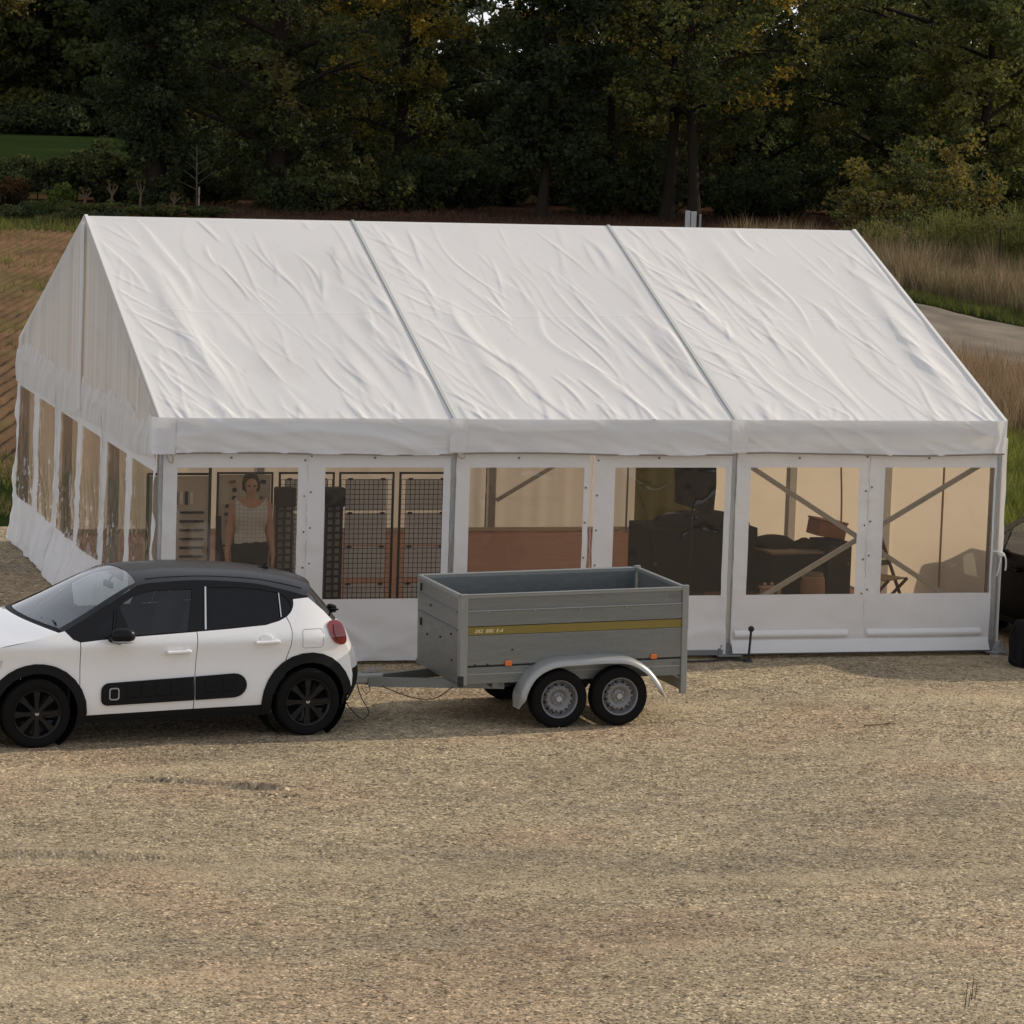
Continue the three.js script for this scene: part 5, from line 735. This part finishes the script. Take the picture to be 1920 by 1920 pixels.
function tree(name, label, cat, x, z, o) {
  const r = mulberry(o.seed), t = thing(name, label, cat, [x, -0.1, z], 0, o.group), H = o.h, tr = o.trunk ?? 0.25, cb = o.base ?? H * 0.3, R = o.r, wood = [], spots = [];
  const lean = (o.lean ?? 0), top = [lean + (r() - 0.5) * 0.6, H * 0.85, (r() - 0.5) * 0.6];
  const bend = (s) => [top[0] * s + 0.15 * Math.sin(s * 5 + o.seed), H * 0.85 * s, top[2] * s + 0.12 * Math.cos(s * 4 + o.seed)];
  const N = 10; for (let i = 0; i < N; i++) wood.push(rod(bend(i / N), bend((i + 1) / N), tr * (1 - i / N * 0.8) * (i === 0 ? 1.35 : 1), tr * (1 - (i + 1) / N * 0.8), 9));
  const nb = o.limbs ?? 16;
  for (let i = 0; i < nb; i++) {
    const s = lerp(cb / H * 0.9, 0.98, (i + r() * 0.6) / nb), a = i * 2.4 + r(), p = bend(s), rel = (p[1] - cb) / Math.max(0.1, H - cb), wid = R * (o.shape === 'cone' ? 1.05 - rel * 0.8 : 0.55 + 0.5 * Math.sin(Math.PI * clamp(0.15 + rel * 0.8))), L = wid * (0.75 + 0.35 * r());
    const e = [p[0] + Math.cos(a) * L, p[1] + L * (o.droop ? -0.15 : 0.35) * (0.4 + r()), p[2] + Math.sin(a) * L], m = [(p[0] + e[0]) / 2 + (r() - 0.5) * 0.4, (p[1] + e[1]) / 2 + 0.2, (p[2] + e[2]) / 2 + (r() - 0.5) * 0.4];
    const lr = tr * 0.42 * (1 - s * 0.5); wood.push(rod(p, m, lr, lr * 0.6, 6), rod(m, e, lr * 0.6, lr * 0.2, 6));
    const nsp = o.spots ?? 9; for (let q = 0; q < nsp; q++) { const f = 0.35 + 0.75 * r(), sp = [lerp(p[0], e[0], f) + (r() - 0.5) * R * 0.45, lerp(p[1], e[1], f) + (r() - 0.5) * R * 0.42, lerp(p[2], e[2], f) + (r() - 0.5) * R * 0.45]; if (sp[1] < (o.floor ?? cb * 0.8)) sp[1] = (o.floor ?? cb * 0.8) + r() * 0.6; spots.push([sp[0], sp[1], sp[2], (o.clump ?? 0.55) * (0.6 + 0.7 * r()), clamp(fbm(sp[0] * 0.35 + o.seed, sp[1] * 0.4 + sp[2] * 0.3, 2) * 1.6 - 0.3 + 0.25 * (r() - 0.5), 0, 0.999)]); if (q % 3 === 0) wood.push(rod(m, sp, lr * 0.3, lr * 0.08, 4)); }
  }
  mesh('trunk', wood, o.bark ?? barkMat, t);
  mesh('crown', leaves(spots, o.per ?? 42, o.leaf ?? 0.2, o.tones ?? GREEN, r), LEAF, t);
  if (o.ivy) { const iv = []; for (let i = 0; i < o.ivy; i++) { const s = r() * 0.62, p = bend(s), a = r() * 6.283, w = tr + 0.25 + 0.4 * r(); iv.push([p[0] + Math.cos(a) * w, p[1], p[2] + Math.sin(a) * w, 0.32, r()]); } mesh('ivy', leaves(iv, 34, 0.15, DARK, r), LEAF, t); }
  return t;
}
const grassPatchLater = [];
function shrub(name, label, x, z, o) {
  const r = mulberry(o.seed), t = thing(name, label, o.cat ?? 'shrub', [x, -0.08, z], 0, o.group), wood = [], spots = [];
  const n = o.stems ?? 14; for (let i = 0; i < n; i++) {
    const a = r() * 6.283, u = Math.sqrt(r()), e = [Math.cos(a) * u * o.r, o.h * (0.45 + 0.5 * r()) * (1 - 0.35 * u * u), Math.sin(a) * u * o.r * (o.dz ?? 0.8)], b = [e[0] * 0.25, 0, e[2] * 0.25];
    wood.push(rod(b, e, 0.03, 0.008, 5));
    for (let q = 0; q < (o.spots ?? 8); q++) { const f = 0.15 + 0.9 * r(); spots.push([lerp(b[0], e[0], f) + (r() - 0.5) * o.r * 0.35, Math.max(0.1, lerp(b[1], e[1], f) + (r() - 0.4) * o.h * 0.2), lerp(b[2], e[2], f) + (r() - 0.5) * o.r * 0.35, (o.clump ?? 0.32) * (0.6 + 0.7 * r()), clamp(fbm(e[0] + o.seed, e[2] + f * 2, 2) * 1.5 - 0.25 + 0.3 * (r() - 0.5), 0, 0.999)]); }
  }
  mesh('stems', wood, barkMat, t); mesh('foliage', leaves(spots, o.per ?? 34, o.leaf ?? 0.13, o.tones ?? DARK, r), LEAF, t);
  return t;
}
// the row of trees behind the tent, from left to right
const big = { h: 15, r: 5.2, limbs: 22, spots: 10, per: 74, leaf: 0.175, clump: 0.72 };
tree('oak_tree', 'ivy-covered dark tree left of centre beside the end of the green meadow', 'tree', 18.1, -96, { ...big, seed: 21, trunk: 0.42, base: 2.2, floor: 0.8, tones: DARK, ivy: 330, r: 2.1 });
tree('oak_tree', 'dark tree with a thick black trunk above the left third of the tent roof', 'tree', 22.7, -96, { ...big, seed: 22, trunk: 0.46, base: 2.0, floor: 0.9, tones: MIX, ivy: 160, r: 4.6 });
tree('oak_tree', 'tree with yellowing leaves and a straight trunk left of the sky gap', 'tree', 28.2, -99, { ...big, seed: 23, trunk: 0.3, base: 3.0, floor: 2.2, tones: GOLD, ivy: 60, r: 3.0 });
tree('holly_tree', 'dense black-green tree on a short trunk right of the sky gap', 'tree', 31.6, -92, { ...big, seed: 24, trunk: 0.2, base: 1.5, tones: DARK, r: 2.3, h: 12, limbs: 26, clump: 0.6, leaf: 0.2, floor: 0.9 });
tree('oak_tree', 'oak with golden lit leaves high above the middle of the tent roof', 'tree', 36.2, -92, { ...big, seed: 25, trunk: 0.24, base: 5.0, tones: GOLD, r: 5.4, h: 14, per: 52, floor: 4.3 });
tree('oak_tree', 'slender dark tree close to the left of the golden oak', 'tree', 35.8, -98, { ...big, seed: 26, trunk: 0.2, base: 1.6, floor: 0.9, tones: MIX, r: 2.7 });
tree('oak_tree', 'second trunk standing close beside the golden oak', 'tree', 36.7, -90.6, { ...big, seed: 27, trunk: 0.22, base: 4.4, tones: GREEN, r: 4.2, floor: 2.6 });
tree('ash_tree', 'tall rounded green tree with a sunlit right side behind the right end of the tent', 'tree', 48.2, -97, { ...big, seed: 28, trunk: 0.4, base: 1.8, tones: GREEN, r: 5.8, h: 10.6, limbs: 36, per: 84, floor: 0.7 });
tree('ash_tree', 'green tree at the right edge of the view above the dry grass', 'tree', 47.2, -88.5, { ...big, seed: 29, trunk: 0.3, base: 1.2, tones: GREEN, r: 2.9, h: 11, limbs: 26, clump: 0.6, leaf: 0.2, floor: 0.6 });
tree('oak_tree', 'dark tree deep in the wood between the two left oaks', 'tree', 23.2, -112, { ...big, seed: 30, base: 2.6, tones: DARK, r: 4.8 });
tree('oak_tree', 'dark tree behind the tree with yellowing leaves', 'tree', 26.2, -110, { ...big, seed: 31, base: 2.2, tones: MIX, r: 4.4, h: 13 });
tree('oak_tree', 'dark tree in the depth behind the golden oak', 'tree', 44.5, -112, { ...big, seed: 32, base: 2.0, tones: DARK, r: 5.2 });
tree('oak_tree', 'dark tree in the depth right of the dense black-green tree', 'tree', 41.6, -113, { ...big, seed: 33, base: 2.0, tones: DARK, r: 4.0 });
tree('oak_tree', 'dark tree filling the gap behind the tall rounded green tree', 'tree', 52.5, -110, { ...big, seed: 34, base: 1.5, tones: DARK, r: 5.5 });
tree('oak_tree', 'tall tree beyond the right-hand trees, at the top right corner', 'tree', 60.5, -112, { ...big, seed: 35, base: 2, tones: GREEN, r: 5.5, h: 16 });
tree('oak_tree', 'dark tree between the golden oak and the tall rounded tree', 'tree', 43.2, -102, { ...big, seed: 36, base: 2.4, tones: MIX, r: 4.2, h: 10 });
tree('oak_tree', 'dark tree at the far left top with branches reaching into the view', 'tree', 11.2, -99, { ...big, seed: 37, base: 7.0, tones: MIX, r: 3.4, h: 14, floor: 6.9 });
for (let i = 0; i < 11; i++) tree('wood_tree', ['first', 'second', 'third', 'fourth', 'fifth', 'sixth', 'seventh', 'eighth', 'ninth', 'tenth', 'eleventh'][i] + ' low-branched tree from the left in the dark back row of the wood', 'tree', 28.5 + i * 3.9 + 1.2 * (hash(i, 9) - 0.5), -124 - 5 * hash(i, 4), { ...big, seed: 100 + i, h: i === 3 ? 4.6 : 11 + 3 * hash(i, 5), r: i === 3 ? 2.4 : 3.6, base: 0.7, floor: 0.3, limbs: 22, spots: 10, per: 44, leaf: 0.28, clump: 0.85, tones: i % 4 === 1 ? MIX : DARK, trunk: 0.3 });
{ // far trees beyond the meadow
  const rows = [[24.0, -186], [27.3, -188], [30.4, -185], [33.6, -188], [37, -184], [41, -190], [45, -188], [49.5, -193]];
  rows.forEach(([x, z], i) => tree('far_tree', ['leftmost far tree behind the green meadow', 'second far tree from the left behind the meadow', 'far tree behind the middle of the green meadow', 'far tree behind the right part of the green meadow', 'far yellowish tree at the right end of the meadow', 'far tree half hidden by the ivy-covered tree', 'far tree glimpsed between the two left oaks', 'far tree glimpsed left of the straight trunk'][i], 'tree', x, z, { seed: 60 + i, h: 13 + 2 * hash(i, 3), r: 3.8, base: 0.8, limbs: 24, spots: 10, per: 60, leaf: 0.36, clump: 0.95, tones: i === 4 ? GOLD : i % 2 ? MIX : GREEN, trunk: 0.28, floor: 0.3 }));
  for (let i = 0; i < 7; i++) tree('far_tree', ['first', 'second', 'third', 'fourth', 'fifth', 'sixth', 'seventh'][i] + ' tree from the left in the rear row beyond the green meadow', 'tree', 25.0 + i * 3.5, -203 - 3 * hash(i, 6), { seed: 140 + i, h: 16 + 2 * hash(i, 8), r: 4.2, base: 0.6, limbs: 24, spots: 10, per: 56, leaf: 0.40, clump: 1.05, tones: i % 3 ? MIX : GREEN, trunk: 0.3, floor: 0.3 });
  [[25.2, -182, 2.2, 2.2], [28.6, -181, 2.6, 2.5], [32.0, -182, 2.4, 2.4], [35.4, -180, 2.6, 2.6]].forEach(([x, z, rr, h], i) => shrub('bush', ['leftmost', 'second', 'third', 'rightmost'][i] + ' dark bush at the foot of the far trees beyond the meadow', x, z, { seed: 260 + i, r: rr, h, tones: DARK, stems: 22, spots: 8, per: 36, leaf: 0.26, clump: 0.6 }));
  [[70.5, -240, 8.4, 4.2], [77, -246, 7.4, 4], [63, -236, 6.6, 4.4]].forEach(([x, z, h, rr], i) => tree('far_tree', ['haze-tinted pale far tree standing in the gap of sky above the roof', 'haze-tinted pale far tree right of the one in the gap of sky', 'low far tree left of the one in the gap of sky'][i], 'tree', x, z, { seed: 80 + i, h: h + 2, r: rr, base: 1.2, limbs: 16, spots: 8, per: 28, leaf: 0.42, clump: 1.0, tones: [[0.10, 0.12, 0.075], [0.12, 0.14, 0.085]], trunk: 0.3, floor: 0.6 }));  // greyed leaf tones paint distance haze into these three trees
}
// thicket under the trees
[[20.6, -99, 1.7, 2.2, 'dark bush between the two left oaks', DARK], [23.4, -93.5, 1.9, 1.9, 'dark bush at the foot of the thick black trunk', DARK], [25.6, -95, 2.0, 2.6, 'holly bush with bare twigs right of the thick black trunk', MIX], [28.0, -96, 2.1, 2.9, 'tall dark bush in front of the straight trunk', DARK], [30.2, -98, 1.8, 2.3, 'dark bush just left of the green gap under the trees', DARK], [34.6, -95.5, 1.9, 2.9, 'blue-green round bush left of the golden oak', DARK], [37.2, -96, 2.0, 2.6, 'dark bush behind the two close trunks', DARK], [40.4, -95, 2.2, 2.7, 'dark bush under the golden oak to its right', DARK], [42.6, -97, 2.4, 3.2, 'tall dark bush right of the golden oak', DARK], [44.2, -92, 1.9, 1.6, 'low dark bush left of the yellow-tinged shrub', DARK], [32.8, -103, 2.2, 2.6, 'bush deep in the wood behind the short trunk', DARK], [17.2, -99, 1.5, 2.4, 'dark bush at the foot of the ivy-covered tree', DARK], [31.4, -108, 2.0, 3.4, 'bush deep in the shade behind the green gap', DARK], [25.0, -104, 2.4, 3.2, 'bush deep in the shade behind the holly bush', DARK], [47.0, -101, 2.6, 3.0, 'dark bush behind the left side of the tall rounded tree', DARK], [36.0, -105, 2.6, 3.6, 'bush filling the dark behind the slender tree', DARK], [41.0, -106, 2.8, 3.8, 'bush filling the dark behind the golden oak', DARK], [21.8, -104, 2.2, 3.4, 'bush filling the dark behind the left oaks', DARK]].forEach(([x, z, rr, h, l, tn], i) => shrub('bush', l, x, z, { seed: 200 + i, r: rr, h, tones: tn, stems: 18, per: 32, leaf: 0.17, clump: 0.42 }));
shrub('bush', 'yellow-tinged round shrub below the tall green tree at the right', 42.0, -82, { seed: 240, r: 2.9, h: 4.4, tones: [[0.075, 0.085, 0.02], [0.125, 0.125, 0.028], [0.20, 0.16, 0.036]], stems: 34, spots: 9, per: 38, leaf: 0.15, clump: 0.42 });
shrub('bush', 'green shrub right of the yellow-tinged one', 44.4, -85.5, { seed: 241, r: 1.9, h: 2.6, tones: GREEN, stems: 26, spots: 9, per: 38, leaf: 0.15, clump: 0.4 });
shrub('bush', 'leafy green bush behind the broom at the right edge', 46.0, -74, { seed: 242, r: 2.6, h: 3.6, tones: GREEN, stems: 34, spots: 9, per: 38, leaf: 0.16, clump: 0.45 });
shrub('bush', 'small green bush between the golden shrub and the tent ridge', 39.6, -79, { seed: 243, r: 1.8, h: 1.9, tones: MIX, stems: 24, spots: 8, per: 34, leaf: 0.14, clump: 0.36 });
grassPatchLater.push(() => grassPatch('weeds', 'green weeds growing between the dry stalks on the bank', 9000, 511, (r) => { const z = -36 - 38 * r(), x = 30.2 + 7 * r() - 0.05 * (z + 50), k = smooth(0.45, 0.7, fbm(x * 0.8 + 9, z * 0.5, 3)); return [x, -0.06, z, 0.1 + k * 1.2]; }, tuftGeo, BRIGHT.slice(0, 2).concat(GREEN), [0.2, 0.6]));
// hedge on the left with bushes and pollards before it
{ const r = mulberry(300), t = thing('hedge', 'long dark hedge along the front edge of the green meadow', 'hedge', [0, -0.05, -100]); const sp = [], wd = []; for (let i = 0; i < 520; i++) { const x = 3 + 15.5 * r(), y = 0.1 + 1.25 * Math.pow(r(), 0.8) * (0.8 + 0.4 * fbm(x, 3, 2)); sp.push([x, y, (r() - 0.5) * 1.5, 0.3, r()]); if (i % 8 === 0) wd.push(rod([x, 0, 0], [x + r() - 0.5, 1.2, 0], 0.025, 0.01, 4)); } mesh('stems', wd, barkMat, t); mesh('foliage', leaves(sp, 34, 0.15, DARK, r), LEAF, t); }
[[12.9, -95.4, 0.95, 1.15, 'rusty-leaved bush at the far left end of the hedge', [[0.06, 0.04, 0.014], [0.12, 0.06, 0.02]]], [14.3, -93.8, 0.55, 1.05, 'light green sapling bush between the first two pollards', BRIGHT], [13.4, -90.6, 1.2, 0.45, 'low bramble patch left of the tent ridge', GREEN], [15.4, -88.6, 1.3, 0.5, 'bramble patch in front of the leftmost pollards', GREEN], [17.2, -89.8, 1.1, 0.4, 'low bramble right of the third pollard', MIX], [11.6, -86.5, 1.3, 0.5, 'dark bramble patch at the left edge above the field', DARK], [14.0, -85.6, 1.2, 0.45, 'bramble patch at the top of the ploughed field', DARK], [18.9, -90.2, 0.9, 0.38, 'low weeds at the foot of the bare young tree', GREEN]].forEach(([x, z, rr, h, l, tn], i) => shrub('bramble', l, x, z, { seed: 320 + i, r: rr, h, tones: tn, stems: 16, spots: 7, per: 24, leaf: 0.11, clump: 0.2 }));
[[13.55, -97.2, 'first', 0.8], [15.03, -92.7, 'second', 0.7], [16.05, -93.1, 'third', 0.95], [17.2, -93.8, 'fourth', 0.95], [17.85, -91, 'fifth', 0.72]].forEach(([x, z, w, h], i) => {
  const t = thing('pollard', w + ' little cut-back tree from the left in the row before the hedge', 'pollard', [x, -0.06, z], 0), r = mulberry(400 + i), g = [rod([0, 0, 0], [0.02, h * 0.55, 0], 0.05, 0.042, 7)];
  for (let q = 0; q < 4; q++) { const a = q * 1.6 + r(), L = 0.12 + 0.12 * r(); g.push(rod([0.02, h * 0.5, 0], [0.02 + Math.cos(a) * L, h * (0.8 + 0.25 * r()), Math.sin(a) * L * 0.6], 0.03, 0.024, 6)); }
  mesh('trunk', g, barkPale, t); const sp = []; for (let q = 0; q < 4; q++) sp.push([(r() - 0.5) * 0.34, h * (0.85 + 0.25 * r()), (r() - 0.5) * 0.2, 0.09, r()]); mesh('leaves', leaves(sp, 14, 0.07, [[0.12, 0.10, 0.03], [0.16, 0.12, 0.04]], r), LEAF, t);
});
{ const t = thing('young_tree', 'thin bare young tree tied to a pale stake left of the tent ridge', 'tree', [18.68, -0.05, -91]), g = [rod([0, 0, 0], [-0.05, 2.4, 0], 0.03, 0.012, 6)], r = mulberry(7); for (let i = 0; i < 9; i++) { const y = 0.85 + i * 0.17, s = i % 2 ? 1 : -1, L = 0.55 * (1 - i * 0.06); g.push(rod([-0.02 - y * 0.015, y, 0], [s * L, y + 0.45 * L + 0.2 * r(), (r() - 0.5) * 0.4], 0.013, 0.005, 5)); } mesh('trunk', g, std(rgb(0.12, 0.10, 0.08), 0.9), t); mesh('stake', rod([0.06, 0, 0.04], [0.06, 0.95, 0.04], 0.035, 0.03, 7), std(rgb(0.34, 0.24, 0.15), 0.85), t); mesh('tie', cyl(0.06, 0.06, 0.05, 10, 0.03, 0.62, 0.02), blackIron, t); }
// broom and dry stalks on the bank beyond the path
function stalks(name, label, cat, list, mat, kind) { const t = mesh(name, list, mat); tag(t, label, cat, null, kind); return t; }
function bladeGeo(h, w, bend) { // one bent blade, three segments, root at the origin
  const P = []; for (let i = 0; i <= 3; i++) { const s = i / 3; P.push([-w / 2 * (1 - s * 0.9), h * s, bend * s * s], [w / 2 * (1 - s * 0.9), h * s, bend * s * s]); }
  const g = new THREE.BufferGeometry(); g.setAttribute('position', new THREE.BufferAttribute(new Float32Array(P.flat()), 3)); g.setIndex([0, 1, 3, 0, 3, 2, 2, 3, 5, 2, 5, 4, 4, 5, 7, 4, 7, 6]); g.computeVertexNormals(); return g;
}
function grassPatch(name, label, n, seed, where, geo, tones, hRange, wide = 1) {
  const r = mulberry(seed), im = new THREE.InstancedMesh(geo, phys(0xffffff, 0.9, { transmission: 0.3, thickness: 0, side: THREE.DoubleSide, specularIntensity: 0.4 }), n), m = new THREE.Matrix4(), q = new THREE.Quaternion(), e = new THREE.Euler();
  for (let i = 0; i < n; i++) { const [x, y, z, k] = where(r), h = lerp(hRange[0], hRange[1], r()) * (k ?? 1); m.compose(V(x, y, z), q.setFromEuler(e.set((r() - 0.5) * 0.7, r() * 6.283, (r() - 0.5) * 0.7)), V(h * wide, h, h)); im.setMatrixAt(i, m); const c = tones[Math.floor(r() * tones.length)], v = 0.7 + 0.6 * r(); im.setColorAt(i, rgb(c[0] * v, c[1] * v, c[2] * v)); }
  im.name = numbered(name); shadows(im); tag(im, label, 'grass', null, 'stuff'); scene.add(im); return im;
}
const blade = bladeGeo(1, 0.06, 0.25), tuftGeo = merge([0, 1, 2, 3, 4].map((i) => bladeGeo(1 - 0.1 * i, 0.05, 0.3).rotateY(i * 1.26).translate(0.05 * Math.cos(i * 2), 0, 0.05 * Math.sin(i * 2)))), strawGeo = merge([0, 1, 2, 3].map((i) => bladeGeo(1 - 0.12 * i, 0.018, 0.2).rotateY(i * 1.7).translate(0.05 * Math.cos(i * 2.2), 0, 0.05 * Math.sin(i * 2.2))));
const gauss = (r) => (r() + r() + r() - 1.5) / 1.5;
grassPatch('weeds', 'bright green weeds on the verge between the yard and the ploughed field', 9000, 501, (r) => { const x = lerp(-7, 4, r()), z = -11.6 - 6.5 * r(), k = smooth(0.38, 0.62, fbm(x * 0.6, z * 0.5, 3)); return [x, -0.06, z, 0.2 + 0.8 * k]; }, tuftGeo, MIX.concat(BRIGHT.slice(0, 2), STRAW.slice(0, 1)), [0.08, 0.24]);
grassPatch('weeds', 'green weeds scattered in tufts over the ploughed field', 2600, 502, (r) => { let a, b, k, g = 0; do { a = 62 * r(); b = -7 + 20 * r(); k = fbm(a / 1.7 + 3, b / 1.4 + 9, 3); } while (k < 0.60 && g++ < 30); return [-2.2 + 0.285 * a + 0.958 * b, -0.02, -16.8 - 0.958 * a + 0.285 * b, 0.6 + k]; }, tuftGeo, BRIGHT, [0.10, 0.24]);
grassPatch('weeds', 'rough green grass at the top end of the ploughed field', 9000, 503, (r) => { const x = lerp(0, 22, r()), z = -76 - 9 * r(); return [x, -0.06, z, 0.4 + fbm(x, z, 2)]; }, tuftGeo, MIX.concat(BRIGHT), [0.12, 0.30]);
grassPatch('weeds', 'lush sunlit green weeds behind the black car', 16000, 504, (r) => { const z = -5.5 - 20 * r(), x = 10.2 + (-z - 6) * 0.42 + 8.5 * (r() - 0.25), k = fbm(x * 0.8, z * 0.8, 3); return [x, -0.07, z, 0.4 + k * 1.3]; }, tuftGeo, BRIGHT, [0.16, 0.46]);
grassPatch('dry_grass', 'tall straw-coloured dry grass on the near side of the path', 26000, 505, (r) => { const z = -19 - 17 * r(), x = 20.6 + gauss(r) * 2.4 - 0.05 * (z + 30), k = smooth(0.3, 0.65, fbm(x * 1.1, z * 0.8, 3)); return [Math.min(x, 22.9), -0.06, z, 0.25 + k]; }, strawGeo, STRAW, [0.30, 0.80]);
grassPatch('dry_grass', 'tall reddish dry grass on the bank beyond the path', 40000, 506, (r) => { const z = -36 - 38 * r(), x = 30.6 + 6.5 * r() - 0.05 * (z + 50), k = smooth(0.3, 0.65, fbm(x * 0.9, z * 0.5, 3)); return [x, -0.06, z, 0.22 + k * 0.95]; }, strawGeo, [[0.29, 0.20, 0.115], [0.40, 0.295, 0.175], [0.19, 0.125, 0.07], [0.12, 0.13, 0.04]], [0.45, 1.15]);
grassPatch('grass_edge', 'short green grass along the far edge of the path', 12000, 507, (r) => { const z = -30 - 44 * r(), x = 29.2 + 1.5 * r() - 0.03 * (z + 40) + 0.0016 * (z + 40) ** 2; return [x, -0.05, z, 0.5 + fbm(x, z * 0.5, 2)]; }, tuftGeo, BRIGHT.concat(GREEN), [0.10, 0.30]);
grassPatch('grass_edge', 'green grass between the dry grass and the tent end', 9000, 508, (r) => { const z = -14 - 22 * r(), x = 17.5 + 4 * r() + 0.1 * (-z - 20); return [x, -0.06, z, 0.5 + fbm(x, z, 2)]; }, tuftGeo, GREEN.concat(BRIGHT), [0.10, 0.32]);
grassPatch('meadow_grass', 'short lit meadow grass glimpsed under the trees', 16000, 509, (r) => [lerp(14, 62, r()), -0.06, lerp(-104, -128, r()), 0.8], tuftGeo, [[0.085, 0.10, 0.03], [0.11, 0.12, 0.04]], [0.14, 0.34], 2);
grassPatch('leaf_litter', 'brown dead bracken and litter in the shade before the trees', 26000, 510, (r) => { const z = -78 - 20 * r(); return [lerp(19, 50, r()), -0.07, z, 0.5 + 0.5 * fbm(z, 3, 2)]; }, tuftGeo, [[0.10, 0.05, 0.03], [0.07, 0.035, 0.022], [0.13, 0.075, 0.04]], [0.10, 0.34], 1.6);
grassPatchLater.forEach((f) => f());
{ // broom: bundles of upright green rods
  const broom = (x, z, h, rr, n, seed, label) => { const r = mulberry(seed), g = [], t = thing('broom_bush', label, 'shrub', [x, -0.06, z]); for (let i = 0; i < n; i++) { const a = r() * 6.283, u = Math.sqrt(r()) * rr, b = [Math.cos(a) * u * 0.55, 0, Math.sin(a) * u * 0.55], e = [Math.cos(a) * u + (r() - 0.5) * 0.2 + 0.12, h * (0.4 + 0.6 * r()) * (1 - 0.3 * (u / rr) ** 2), Math.sin(a) * u]; const gg = rod(b, e, 0.014, 0.005, 4), v = 0.7 + 0.6 * r(), c = new Float32Array(gg.attributes.position.count * 3); for (let q = 0; q < c.length; q += 3) c.set([0.20 * v, 0.20 * v, 0.05 * v], q); gg.setAttribute('color', new THREE.BufferAttribute(c, 3)); g.push(gg); } mesh('stems', g, std(0xffffff, 0.9, 0, { vertexColors: true }), t); const sp = []; for (let i = 0; i < n * 0.3; i++) { const a = r() * 6.283, u = Math.sqrt(r()) * rr; sp.push([Math.cos(a) * u + 0.08, h * (0.45 + 0.5 * r()) * (1 - 0.25 * (u / rr) ** 2), Math.sin(a) * u, 0.14, r()]); } mesh('leaves', leaves(sp, 16, 0.075, [[0.085, 0.095, 0.028], [0.14, 0.135, 0.035]], r, 1.4), LEAF, t); };
  broom(35.2, -63.5, 2.1, 1.3, 600, 601, 'upright green broom bush left of the fence posts on the bank'); broom(36.9, -62.2, 2.35, 1.5, 700, 602, 'upright green broom bush behind the fence posts'); broom(38.4, -60.2, 2.1, 1.4, 560, 603, 'upright green broom bush at the right end of the bank'); broom(33.9, -66, 1.6, 1.0, 360, 604, 'small broom bush beside the tent ridge end');
}
[[35.6, -60.6], [36.2, -60.2], [36.7, -59.6], [37.1, -59], [37.5, -58.4], [37.9, -57.8]].forEach(([x, z], i) => { const t = thing('fence_post', ['leftmost', 'second', 'third', 'fourth', 'fifth', 'rightmost'][i] + ' thin dark fence post in the row on the dry bank', 'fence post', [x, -0.1, z], 0, 'thin fence posts on the bank'); mesh('shaft', rod([0, 0, 0], [0.02 * (i % 2 ? 1 : -1), 1.62 + 0.08 * (i % 3), 0], 0.03, 0.025, 6), std(rgb(0.035, 0.028, 0.022), 0.95), t); });
{ const r = mulberry(71), t = thing('marker_post', 'pair of pale grey marker boards peeping over the tent ridge', 'marker', [30.62, 0, -73]); mesh('board', [rbox(0.15, 1.25, 0.06, 0.01, -0.1, 0.62, 0), rbox(0.17, 1.23, 0.06, 0.01, 0.09, 0.61, 0.02)], std(rgb(0.42, 0.42, 0.42), 0.7), t); mesh('post', rbox(0.06, 1.15, 0.06, 0.01, 0.31, 0.57, 0), std(rgb(0.25, 0.25, 0.25), 0.7), t); }
for (const s of [[2.9, 13.55], [3.0, 13.42]]) { const r = mulberry(s[0] * 100 | 0), t = thing('grass_tuft', s[0] < 2.95 ? 'thin dark weed stem at the bottom right of the gravel' : 'second thin weed stem beside the first at the bottom right', 'weed', [s[0], yardH(s[0], s[1]), s[1]]); mesh('stem', [rod([0, 0, 0], [0.01, 0.16, 0], 0.004, 0.002, 5), rod([0.02, 0, 0.01], [0.035, 0.12, 0], 0.003, 0.002, 5)], std(rgb(0.06, 0.05, 0.03), 0.9), t); }
renderer.render(scene, camera);
